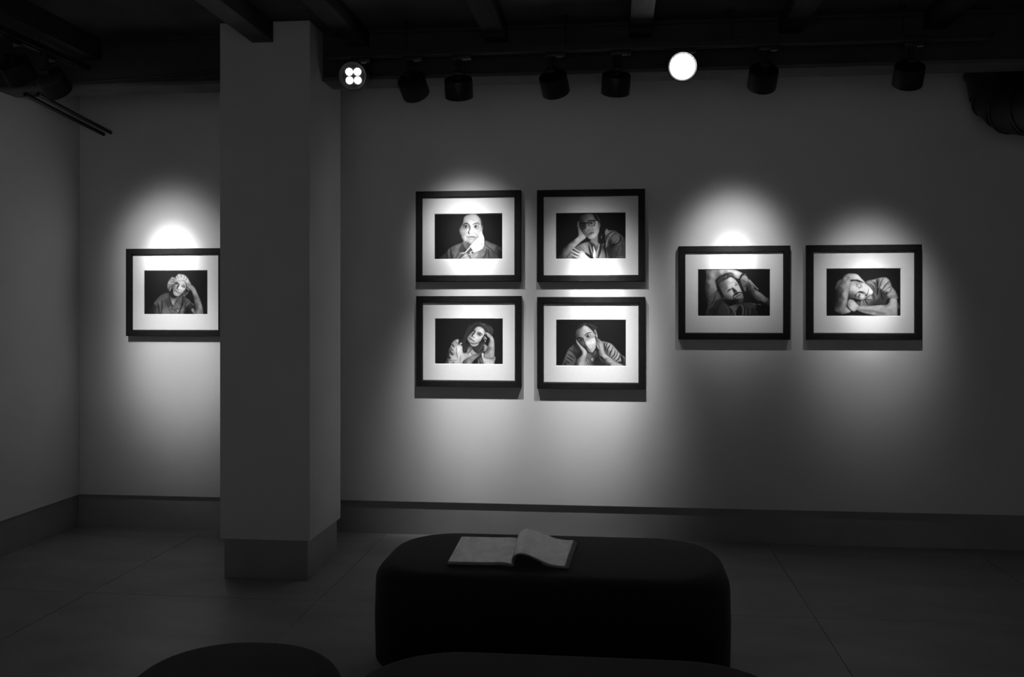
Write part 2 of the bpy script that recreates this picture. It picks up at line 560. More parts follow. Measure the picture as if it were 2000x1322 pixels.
def pouf(x0, x1, y0, y1, r, h, edge, label):
    cx, cy = (x0 + x1) / 2, (y0 + y1) / 2
    root = tag(empty('upholstered_pouf', (cx, cy, 0)), label, 'pouf', 'dark upholstered poufs')
    hx, hy = (x1 - x0) / 2, (y1 - y0) / 2
    def loop(bm, inset, z, crown=0.0):
        rr = max(r - inset, 0.02)
        return [bm.verts.new((px, py, z)) for px, py in rounded_rect(-hx + inset, hx - inset, -hy + inset, hy - inset, rr)]
    bm = bmesh.new()
    loops = [loop(bm, 0.012, 0.035), loop(bm, 0.0, 0.05), loop(bm, -0.004, h * 0.5), loop(bm, 0.0, h - edge)]
    for k in range(1, 9):
        a = math.radians(90 * k / 8)
        loops.append(loop(bm, edge * (1 - math.cos(a)), h - edge + edge * math.sin(a)))
    loops.append(loop(bm, edge + 0.08, h + 0.006))
    loops.append(loop(bm, edge + 0.18, h + 0.009))
    for a, b in zip(loops[:-1], loops[1:]):
        N = len(a)
        for k in range(N):
            bm.faces.new((a[k], a[(k + 1) % N], b[(k + 1) % N], b[k]))
    bm.faces.new(loops[0][::-1])
    bm.faces.new(loops[-1])
    finish('upholstery', bm, 'fabric', root, 60)
    bm = bmesh.new()
    a = [bm.verts.new((px, py, 0.0)) for px, py in rounded_rect(-hx + 0.05, hx - 0.05, -hy + 0.05, hy - 0.05, max(r - 0.05, 0.02))]
    b = [bm.verts.new((px, py, 0.04)) for px, py in rounded_rect(-hx + 0.05, hx - 0.05, -hy + 0.05, hy - 0.05, max(r - 0.05, 0.02))]
    for k in range(len(a)):
        bm.faces.new((a[k], a[(k + 1) % len(a)], b[(k + 1) % len(a)], b[k]))
    bm.faces.new(a[::-1])
    bm.faces.new(b)
    finish('base', bm, 'black', root, 40)
    return root

POUF_H = 0.45
pouf(-1.015, 0.462, 3.665, 4.475, 0.30, POUF_H, 0.085, 'large dark upholstered pouf with the open magazine on top')
pouf(-0.775, 0.52, 2.12, 2.945, 0.33, POUF_H, 0.085, 'dark upholstered pouf at bottom centre, in front of the magazine pouf')
pouf(-1.42, -0.795, 2.25, 2.955, 0.29, POUF_H, 0.085, 'small dark upholstered pouf at bottom left, before the pillar')

# ------------------------------------------------------------------ open magazine
MZ = POUF_H + 0.0115
mag = tag(empty('open_magazine', (-0.43, 4.045, MZ)), 'open grey picture magazine with curled right pages lying on the large pouf', 'magazine')

def sheet_stack(name, prof, y0, y1, thick, mat, parent, skew=(0.0, 0.0), lift=0.0):
    """prof: (x, z) line of the lower face; a stack of sheets with that section."""
    bm = bmesh.new()
    top, bot = [], []
    n = 10
    P = [Vector((p[0], 0, p[1])) for p in prof]
    grid_t, grid_b = [], []
    for j in range(n + 1):
        t = j / n
        y = y0 + (y1 - y0) * t
        rt, rb = [], []
        for i, p in enumerate(P):
            a = P[max(i - 1, 0)]
            b = P[min(i + 1, len(P) - 1)]
            tg = (b - a).normalized()
            nr = Vector((-tg.z, 0, tg.x))
            wob = 0.0012 * math.sin(9 * t + 4 * i / len(P)) * (i / len(P))
            sk = skew[0] + (skew[1] - skew[0]) * (p.x - P[0].x) / (P[-1].x - P[0].x)
            q = Vector((p.x + sk * t, y, p.z + wob)) + nr * lift
            rb.append(bm.verts.new(q))
            rt.append(bm.verts.new(q + nr * thick))
        grid_t.append(rt)
        grid_b.append(rb)
    for j in range(n):
        for i in range(len(P) - 1):
            bm.faces.new((grid_t[j][i], grid_t[j][i + 1], grid_t[j + 1][i + 1], grid_t[j + 1][i]))
            bm.faces.new((grid_b[j][i], grid_b[j + 1][i], grid_b[j + 1][i + 1], grid_b[j][i + 1]))
        for i in (0, len(P) - 1):
            bm.faces.new((grid_t[j][i], grid_t[j + 1][i], grid_b[j + 1][i], grid_b[j][i]))
    for j in (0, n):
        for i in range(len(P) - 1):
            bm.faces.new((grid_t[j][i], grid_b[j][i], grid_b[j][i + 1], grid_t[j][i + 1]))
    return finish(name, bm, mat, parent, 50)

def smooth_prof(pts, n=6):
    return [(p.x, p.z) for p in catmull([(a, 0, b) for a, b in pts], n)]

YB, YT = -0.228, 0.198
SL, SR = (-0.014, -0.016), (-0.016, 0.018)
left_prof = smooth_prof([(-0.254, 0.004), (-0.17, 0.0045), (-0.09, 0.005), (-0.03, 0.007), (0.0, 0.004), (0.016, 0.001)])
lp = sheet_stack('left_pages', left_prof, YB, YT, 0.0065, 'paper_edge', mag, SL)
sheet_stack('page_print', left_prof, YB + 0.001, YT - 0.001, 0.0005, 'page', lp, SL, 0.0066)
sheet_stack('cover', [(x - 0.004, max(z - 0.004, 0.0002)) for x, z in left_prof], YB - 0.003, YT + 0.003, 0.002, 'paper_edge', mag, SL)
right_prof = smooth_prof([(0.016, 0.004), (0.012, 0.022), (0.021, 0.041), (0.043, 0.049), (0.075, 0.043), (0.115, 0.026), (0.155, 0.010), (0.192, 0.004), (0.228, 0.003)])
rp_ = sheet_stack('curled_pages', right_prof, YB - 0.004, YT - 0.004, 0.005, 'paper_edge', mag, SR)
sheet_stack('page_print', right_prof[2:-1], YB - 0.003, YT - 0.005, 0.0005, 'page', rp_, (-0.016, 0.016), 0.0051)
sheet_stack('back_cover', smooth_prof([(0.130, 0.0155), (0.158, 0.0055), (0.195, 0.0006), (0.238, 0.0004)]), YB - 0.010, YT - 0.010, 0.0018, 'paper_edge', mag, (0.006, 0.018))

# ------------------------------------------------------------------ portrait prints (painted as tones on a fine grid)
class Canvas:
    """Tones of one photograph, drawn with soft-edged smooth shapes; x right, y down."""
    def __init__(self, x0, x1, y0, y1, bg=28, gain=0.92, nx=208, ny=138):
        self.gain = gain
        self.nx, self.ny = nx, ny
        gx = np.linspace(x0, x1, nx)
        gy = np.linspace(y0, y1, ny)
        self.X, self.Y = np.meshgrid(gx, gy)
        rng = np.random.RandomState(int(x0 * 7 + y1))
        self.noise = rng.rand(ny, nx) - 0.5
        self.V = np.full((ny, nx), float(bg))
    def _smooth(self, pts, closed, n=5):
        P = [np.array(p, float) for p in pts]
        N = len(P)
        out = []
        for i in range(N if closed else N - 1):
            p1, p2 = P[i], P[(i + 1) % N]
            p0 = P[(i - 1) % N] if (closed or i > 0) else 2 * p1 - p2
            p3 = P[(i + 2) % N] if (closed or i + 2 < N) else 2 * p2 - p1
            for k in range(n):
                t = k / n
                q = 0.5 * (2 * p1 + (p2 - p0) * t + (2 * p0 - 5 * p1 + 4 * p2 - p3) * t * t + (3 * p1 - p0 - 3 * p2 + p3) * t ** 3)
                out.append((q[0], q[1]))
        if not closed:
            out.append(tuple(P[-1]))
        return out
    def _segdist(self, a, b):
        ax, ay = a; bx_, by_ = b
        dx, dy = bx_ - ax, by_ - ay
        L2 = dx * dx + dy * dy + 1e-9
        t = np.clip(((self.X - ax) * dx + (self.Y - ay) * dy) / L2, 0, 1)
        return (self.X - ax - t * dx) ** 2 + (self.Y - ay - t * dy) ** 2, t
    def _blend(self, alpha, val):
        self.V = self.V * (1 - alpha) + val * alpha
    def poly(self, pts, val, soft=12, sharp=False, alpha=1.0, rim=0.28, rim_w=26.0, sig=46.0):
        P = pts if sharp else self._smooth(pts, True, 4)
        inside = np.zeros(self.X.shape, bool)
        d2 = np.full(self.X.shape, 1e12)
        N = len(P)
        for i in range(N):
            a, b = P[i], P[(i + 1) % N]
            d, _ = self._segdist(a, b)
            d2 = np.minimum(d2, d)
            if a[1] != b[1]:
                c = ((a[1] > self.Y) != (b[1] > self.Y)) & (self.X < (b[0] - a[0]) * (self.Y - a[1]) / (b[1] - a[1]) + a[0])
                inside ^= c
        d = np.sqrt(d2) * np.where(inside, -1, 1)
        al = np.clip(0.5 - d / soft, 0, 1) * alpha
        if isinstance(val, (int, float)):
            v = val
        else:
            num = np.zeros(self.X.shape)
            den = np.zeros(self.X.shape)
            for (cx, cy, cv) in val:
                q = (self.X - cx) ** 2 + (self.Y - cy) ** 2
                w = np.exp(-q / (2 * sig * sig)) + 2e-3 / (1 + q / 6000.0)
                num += w * cv
                den += w
            v = num / den
            v = v * (1 - rim * np.exp(-np.clip(-d, 0, None) / rim_w))
        self._blend(al, v)
    def line(self, pts, w, val, soft=12, alpha=1.0, taper=0.5):
        P = self._smooth(pts, False, 5) if len(pts) > 2 else pts
        best = np.full(self.X.shape, 1e12)
        N = len(P) - 1
        for i in range(N):
            d2, t = self._segdist(P[i], P[i + 1])
            u = (i + t) / N
            wid = w * 0.5 * (1 - taper * (2 * u - 1) ** 2)
            best = np.minimum(best, np.sqrt(d2) - wid)
        self._blend(np.clip(0.5 - best / soft, 0, 1) * alpha, val)
    def spot(self, cx, cy, rx, ry, val, rot=0.0, soft=0.4, alpha=1.0):
        c, s = math.cos(math.radians(rot)), math.sin(math.radians(rot))
        u = ((self.X - cx) * c + (self.Y - cy) * s) / rx
        v = (-(self.X - cx) * s + (self.Y - cy) * c) / ry
        r = np.sqrt(u * u + v * v)
        self._blend(np.clip((1 + soft / 2 - r) / soft, 0, 1) * alpha, val)
    def ring(self, cx, cy, rx, ry, w, val, rot=0.0, soft=10):
        c, s = math.cos(math.radians(rot)), math.sin(math.radians(rot))
        u = ((self.X - cx) * c + (self.Y - cy) * s) / rx
        v = (-(self.X - cx) * s + (self.Y - cy) * c) / ry
        r = np.abs(np.sqrt(u * u + v * v) - 1) * min(rx, ry) - w / 2
        self._blend(np.clip(0.5 - r / soft, 0, 1), val)
    def strands(self, a, b, n, lo, hi, w=9, seed=1, alpha=0.7):
        rng = np.random.RandomState(seed)
        for k in range(n):
            t = (k + rng.rand()) / n
            P = [((1 - t) * p[0] + t * q[0] + rng.randn() * 5, (1 - t) * p[1] + t * q[1] + rng.randn() * 5) for p, q in zip(a, b)]
            self.line(P, w * (0.6 + 0.8 * rng.rand()), lo + (hi - lo) * rng.rand(), 12, alpha, 0.8)
    def tones(self):
        ny, nx = self.V.shape
        rng = np.random.RandomState(5)
        mott = np.zeros((ny, nx))
        for cells, amp in ((14, 0.05), (34, 0.05), (80, 0.04)):
            g = rng.rand(cells + 2, cells + 2) - 0.5
            yy = np.linspace(0, cells, ny)
            xx = np.linspace(0, cells, nx)
            y0, x0 = yy.astype(int), xx.astype(int)
            fy, fx = (yy - y0)[:, None], (xx - x0)[None, :]
            mott += amp * 2 * ((g[y0][:, x0] * (1 - fx) + g[y0][:, x0 + 1] * fx) * (1 - fy)
                               + (g[y0 + 1][:, x0] * (1 - fx) + g[y0 + 1][:, x0 + 1] * fx) * fy)
        V = self.V * (1 + mott * np.clip((self.V - 25) / 60, 0, 1))
        k = np.array([0.25, 0.5, 0.25])
        P = np.pad(V, 1, mode='edge')
        P = P[:-2] * 0.25 + P[1:-1] * 0.5 + P[2:] * 0.25
        V = 0.35 * V + 0.65 * (P[:, :-2] * 0.25 + P[:, 1:-1] * 0.5 + P[:, 2:] * 0.25)
        v = np.clip((V + self.noise * 4) / 255.0, 0.0, 1.0)
        lin = np.where(v <= 0.04045, v / 12.92, ((v + 0.055) / 1.055) ** 2.4)
        return np.clip(lin * self.gain, 0.002, 0.88)

def portrait_maskoff():
    c = Canvas(108, 1853, 106, 1255, 26, 0.42)
    c.poly([(820, 420), (850, 240), (950, 125), (1100, 95), (1230, 125), (1320, 240), (1350, 400), (1365, 560), (1300, 600), (900, 500)], 18, 30)
    c.line([(1250, 150), (1310, 260), (1335, 360)], 34, 62, 30)
    c.poly([(320, 1300), (400, 1080), (540, 950), (730, 870), (850, 840), (1000, 900), (1390, 790), (1560, 850), (1780, 935), (1860, 1010), (1900, 1300)],
           [(420, 1150, 70), (560, 1000, 105), (700, 930, 115), (660, 1150, 120), (500, 1200, 85), (1450, 850, 120), (1600, 920, 125), (1780, 1000, 75),
            (1300, 1150, 140), (1420, 1000, 125), (1550, 1150, 105), (1650, 1200, 95), (1830, 1150, 40), (1400, 1240, 110)], 14)
    for p, w, v in (([(520, 990), (535, 1100), (550, 1260)], 30, 40), ([(395, 1080), (420, 1160), (450, 1260)], 26, 42), ([(600, 1130), (570, 1200), (560, 1260)], 24, 62),
                    ([(735, 1000), (740, 1080), (640, 1260)], 22, 66), ([(1395, 830), (1440, 910), (1560, 1010), (1700, 1140), (1790, 1250)], 15, 45),
                    ([(1450, 1000), (1440, 1110), (1360, 1260)], 28, 55), ([(1490, 1010), (1500, 1120), (1530, 1260)], 24, 45), ([(1760, 1030), (1810, 1100), (1860, 1200)], 40, 35),
                    ([(640, 930), (600, 1000), (580, 1060)], 18, 75), ([(1700, 960), (1740, 1040), (1800, 1230)], 16, 70), ([(1600, 1060), (1650, 1150), (1700, 1260)], 16, 70)):
        c.line(p, w, v, 16)
    c.line([(480, 1010), (470, 1120), (500, 1260)], 24, 125, 20)
    c.poly([(760, 960), (845, 850), (890, 960), (960, 1060), (900, 1095), (770, 1090)], [(800, 950, 75), (860, 1050, 55), (790, 1060, 85)], 12)
    c.poly([(845, 790), (850, 900), (900, 1000), (965, 1060), (1070, 990), (1060, 850)], [(880, 850, 120), (900, 930, 125), (980, 950, 85), (960, 1020, 110), (1030, 900, 90)], 14)
    c.line([(845, 900), (880, 980), (945, 1060)], 16, 45, 14)
    c.poly([(745, 495), (765, 485), (785, 560), (790, 630), (765, 610)], 110, 12)
    c.poly([(838, 330), (868, 195), (960, 128), (1110, 104), (1220, 138), (1290, 240), (1318, 400), (1330, 550), (1240, 690), (1190, 740), (1090, 850), (1040, 872),
            (960, 840), (880, 810), (820, 740), (790, 640), (770, 540), (778, 440)],
           [(960, 240, 175), (1100, 200, 205), (1200, 270, 205), (880, 290, 150), (1000, 160, 180), (860, 560, 185), (815, 640, 125), (905, 740, 245), (850, 740, 120), (880, 800, 170),
            (1200, 560, 222), (1060, 560, 252), (1060, 450, 245), (1080, 620, 252), (1040, 790, 225), (960, 800, 160), (1250, 470, 210), (800, 500, 150), (900, 660, 190), (1150, 660, 200),
            (1040, 350, 215), (1000, 640, 215), (1260, 330, 190), (830, 440, 130)], 12)
    c.line([(828, 410), (880, 362), (950, 352), (1005, 395)], 36, 58, 16)
    c.line([(1092, 380), (1150, 358), (1220, 345), (1270, 378)], 30, 108, 18)
    c.line([(1012, 395), (1018, 470), (1000, 545)], 40, 85, 26)
    c.line([(990, 540), (985, 590), (1015, 618)], 30, 52, 14)
    c.spot(920, 440, 78, 48, 120, 0, 0.8)
    c.spot(918, 437, 60, 28, 178, 0, 0.4)
    c.spot(912, 433, 27, 27, 28, 0, 0.4)
    c.line([(852, 448), (885, 412), (940, 404), (985, 438)], 16, 40, 10)
    c.line([(880, 468), (920, 475), (960, 462)], 10, 110, 10)
    c.spot(1178, 440, 70, 45, 150, 0, 0.8)
    c.spot(1178, 433, 52, 25, 205, 0, 0.4)
    c.spot(1170, 431, 26, 25, 26, 0, 0.4)
    c.line([(1115, 428), (1160, 402), (1210, 408), (1242, 432)], 13, 75, 10)
    c.line([(1130, 480), (1190, 505), (1240, 480)], 14, 175, 14)
    c.line([(1118, 565), (1158, 602), (1192, 650)], 14, 150, 16)
    c.line([(1040, 625), (1075, 640), (1110, 610)], 12, 190, 12)
    c.line([(930, 695), (990, 703), (1050, 696), (1110, 698), (1165, 705)], 22, 72, 12)
    c.line([(940, 672), (1040, 668), (1150, 676)], 16, 150, 14)
    c.line([(960, 745), (1050, 752), (1130, 738)], 14, 165, 14)
    c.poly([(900, 690), (915, 740), (905, 800), (885, 760)], 250, 34, False, 0.6)
    c.strands([(1235, 150), (1310, 260), (1345, 420)], [(1180, 110), (1290, 200), (1330, 330)], 8, 30, 80, 10, 3)
    c.poly([(940, 1060), (1050, 975), (1125, 1085), (1000, 1145)], 92, 10, True)
    c.poly([(1005, 1150), (1120, 1110), (1245, 1080), (1165, 1300), (1060, 1300)], [(1100, 1180, 185), (1200, 1120, 205), (1130, 1250, 180)], 12)
    c.line([(1345, 398), (1342, 480), (1330, 570)], 16, 190, 10)
    c.poly([(1332, 540), (1347, 620), (1376, 680), (1392, 760), (1386, 900), (1350, 990), (1260, 1050), (1125, 1102), (1088, 1030), (1050, 970), (1018, 928), (1240, 690), (1222, 660)], 253, 10, True)
    c.line([(1225, 655), (1240, 690), (1180, 740)], 12, 110, 10)
    c.spot(1332, 886, 22, 15, 165, 0, 0.8)
    c.line([(1255, 780), (1300, 800)], 14, 215, 12)
    c.line([(1035, 945), (960, 1030), (885, 1110)], 27, 250, 8, 1.0, 0.1)
    c.line([(975, 1150), (1060, 1125), (1025, 1090), (1100, 1055)], 20, 242, 8, 1.0, 0.1)
    c.poly([(745, 1112), (870, 1078), (905, 1110), (960, 1130), (1045, 1300), (730, 1300), (800, 1190), (860, 1140)], [(790, 1110, 215), (870, 1100, 235), (930, 1180, 215), (960, 1250, 190), (830, 1240, 170)], 10)
    c.line([(740, 1252), (800, 1190), (895, 1122)], 24, 40, 10)
    c.line([(978, 1150), (1010, 1200), (1055, 1262)], 18, 48, 10)
    return c

def portrait_glasses():
    c = Canvas(82, 1875, 92, 1285, 26, 0.8)
    c.line([(1125, 130), (1180, 230), (1225, 340)], 26, 78, 22)
    c.line([(1080, 130), (1140, 240), (1170, 330)], 14, 48, 16)
    c.poly([(1345, 580), (1388, 503), (1440, 545), (1600, 558), (1725, 640), (1840, 745), (1868, 860), (1880, 1320), (1090, 1320), (1180, 900), (1340, 840), (1335, 640)],
           [(1410, 530, 165), (1500, 610, 125), (1650, 600, 95), (1680, 700, 125), (1500, 900, 35), (1800, 800, 90), (1700, 1050, 85), (1420, 1000, 35), (1310, 1000, 45),
            (1250, 1100, 105), (1160, 1000, 120), (1800, 1100, 80), (1560, 700, 110), (1430, 800, 90), (1380, 900, 120), (1600, 1150, 60), (1330, 1200, 95), (1480, 1150, 35), (1640, 820, 110), (1260, 1220, 120)], 12)
    c.poly([(575, 1005), (740, 890), (920, 850), (1000, 950), (1040, 1100), (1085, 1320), (960, 1275), (840, 1150), (700, 1080)],
           [(650, 960, 115), (800, 980, 160), (900, 1050, 150), (960, 980, 95), (1000, 1180, 80), (720, 1040, 130), (880, 900, 130), (900, 1150, 150)], 12)
    for p, w, v in (([(1730, 690), (1745, 790), (1650, 900), (1510, 955)], 30, 14), ([(1560, 572), (1430, 660), (1365, 770)], 22, 30), ([(1455, 700), (1425, 800), (1430, 920)], 30, 22),
                    ([(1620, 620), (1500, 720), (1420, 880)], 20, 50), ([(1480, 820), (1490, 900), (1470, 1000)], 40, 24), ([(1660, 950), (1540, 1060), (1500, 1200)], 24, 50),
                    ([(1840, 760), (1780, 900), (1840, 1050)], 16, 60), ([(1720, 1000), (1650, 1120), (1600, 1230)], 16, 55), ([(740, 900), (780, 970), (820, 1030)], 14, 90),
                    ([(660, 960), (740, 1010), (800, 1060)], 16, 80)):
        c.line(p, w, v, 16)
    for p, w, v in (([(1555, 625), (1450, 735), (1385, 900), (1370, 1000)], 24, 150), ([(1640, 760), (1560, 830), (1520, 900)], 20, 140), ([(1620, 885), (1680, 850), (1720, 800)], 14, 150),
                    ([(1740, 960), (1730, 1100), (1680, 1230)], 20, 105), ([(1640, 1250), (1740, 1255), (1820, 1245)], 14, 130)):
        c.line(p, w, v, 18)
    c.poly([(985, 800), (1160, 680), (1190, 800), (1172, 930), (1130, 1080), (1050, 960), (960, 850)], [(1110, 850, 130), (1040, 940, 45), (1150, 750, 155), (1130, 1000, 90), (1080, 820, 150), (1150, 900, 150)], 14)
    c.line([(1000, 810), (1080, 870), (1165, 925)], 16, 165, 12)
    c.poly([(1180, 640), (1260, 560), (1340, 600), (1340, 860), (1260, 900), (1190, 880), (1160, 800)], 26, 20)
    c.line([(1200, 650), (1180, 760), (1210, 840)], 14, 60, 16)
    c.spot(1256, 715, 13, 20, 150, 0, 0.8); c.spot(1252, 762, 10, 14, 120, 0, 0.8); c.spot(1265, 655, 10, 14, 90, 0, 0.8)
    c.line([(935, 870), (955, 1080), (1010, 1250)], 46, 28, 14)
    c.line([(925, 860), (970, 1000), (1040, 1180)], 16, 150, 10)
    c.poly([(1038, 950), (1085, 1060), (1106, 1160), (1092, 1300), (1040, 1225), (1052, 1080)], 238, 10)
    c.line([(1235, 890), (1225, 1050), (1170, 1270)], 52, 26, 14)
    c.line([(1200, 900), (1170, 1050), (1108, 1235)], 34, 150, 10)
    c.spot(1182, 993, 9, 9, 40); c.spot(1077, 1140, 8, 8, 120)
    c.line([(1360, 820), (1340, 1000), (1380, 1260)], 50, 24, 18)
    c.poly([(688, 360), (700, 210), (790, 130), (930, 104), (1030, 128), (1090, 240), (1180, 340), (1195, 490), (1200, 560), (1155, 680), (1080, 760), (990, 788), (900, 740), (830, 660), (760, 560), (710, 470)],
           [(800, 180, 75), (940, 170, 115), (1020, 250, 145), (740, 280, 48), (780, 450, 42), (790, 540, 85), (850, 630, 115), (1080, 500, 195), (1130, 600, 205), (1060, 700, 222), (990, 745, 195),
            (930, 570, 150), (960, 600, 140), (900, 460, 165), (890, 530, 160), (1000, 300, 130), (1120, 400, 190), (860, 280, 105), (1010, 560, 160), (880, 700, 120), (720, 430, 40), (940, 500, 165)], 12)
    c.poly([(1160, 350), (1215, 368), (1228, 430), (1200, 505), (1182, 430)], [(1200, 380, 175), (1200, 480, 190), (1185, 410, 120)], 10)
    c.line([(1180, 375), (1205, 405), (1190, 445)], 12, 60, 12)
    c.spot(998, 368, 80, 68, 150, 0, 0.3)
    c.spot(985, 355, 55, 35, 95, -10, 0.6)
    c.spot(982, 352, 26, 26, 38, 0, 0.5)
    c.line([(930, 345), (985, 322), (1045, 345)], 12, 60, 10)
    c.spot(772, 438, 66, 60, 55, 0, 0.4)
    c.spot(775, 430, 34, 24, 24, 0, 0.5)
    c.ring(772, 436, 74, 74, 18, 24)
    c.ring(998, 366, 90, 78, 18, 34)
    c.line([(930, 420), (990, 442), (1060, 420)], 10, 190, 10)
    c.line([(680, 415), (760, 352), (850, 358), (905, 350)], 30, 14, 10)
    c.line([(905, 340), (950, 288), (1050, 290), (1130, 292)], 26, 14, 10)
    c.line([(860, 390), (840, 450), (850, 500)], 30, 60, 20)
    c.line([(940, 522), (962, 528)], 16, 55, 12)
    c.line([(990, 490), (1020, 520), (1015, 540)], 16, 100, 14)
    c.line([(880, 545), (920, 555), (960, 548)], 12, 90, 12)
    c.line([(895, 655), (960, 640), (1010, 612), (1058, 603)], 22, 52, 12)
    c.line([(930, 590), (960, 600), (1010, 585)], 14, 105, 14)
    c.line([(930, 690), (990, 675), (1040, 645)], 14, 140, 14)
    c.poly([(640, 330), (668, 298), (684, 400), (700, 470), (770, 570), (865, 722), (720, 850), (560, 1000), (430, 1150), (320, 1320), (110, 1320), (200, 1080), (400, 900), (560, 780), (662, 680), (650, 520), (628, 420)],
           [(660, 370, 130), (690, 560, 140), (710, 650, 165), (790, 700, 215), (640, 800, 205), (530, 920, 200), (450, 960, 150), (380, 1100, 160), (300, 1220, 120), (180, 1150, 32), (240, 1020, 42),
            (340, 930, 48), (470, 1040, 180), (650, 450, 110), (740, 600, 150), (500, 830, 90), (330, 1050, 90), (230, 1250, 60)], 12)
    c.line([(685, 440), (760, 570), (862, 722)], 14, 22, 10)
    c.poly([(440, 1120), (500, 1090), (560, 1200), (640, 1320), (330, 1320)], [(480, 1160, 160), (420, 1250, 130), (550, 1280, 110)], 14)
    c.line([(475, 1090), (400, 1200), (330, 1290)], 14, 70, 12)
    c.poly([(690, 1095), (760, 1085), (880, 1180), (960, 1320), (680, 1320), (650, 1250)], [(760, 1150, 235), (820, 1230, 245), (720, 1240, 205), (880, 1260, 200)], 10)
    c.line([(545, 1010), (640, 1070), (745, 1120)], 62, 185, 10, 1.0, 0.2)
    c.line([(495, 1085), (590, 1140), (720, 1190)], 62, 205, 10, 1.0, 0.2)
    c.line([(505, 1185), (600, 1230), (720, 1265)], 58, 185, 10, 1.0, 0.2)
    c.line([(575, 1005), (640, 1040), (720, 1088)], 12, 25, 8)
    c.line([(535, 1050), (610, 1095), (700, 1145)], 14, 40, 8)
    c.line([(480, 1110), (570, 1165), (680, 1220)], 18, 34, 10)
    c.line([(500, 1220), (560, 1265), (620, 1290)], 20, 30, 10)
    c.line([(840, 1140), (900, 1190), (990, 1250), (1045, 1290)], 56, 14, 12)
    c.spot(748, 1100, 14, 10, 250); c.spot(760, 1218, 12, 12, 190); c.spot(825, 1228, 12, 12, 190)
    return c

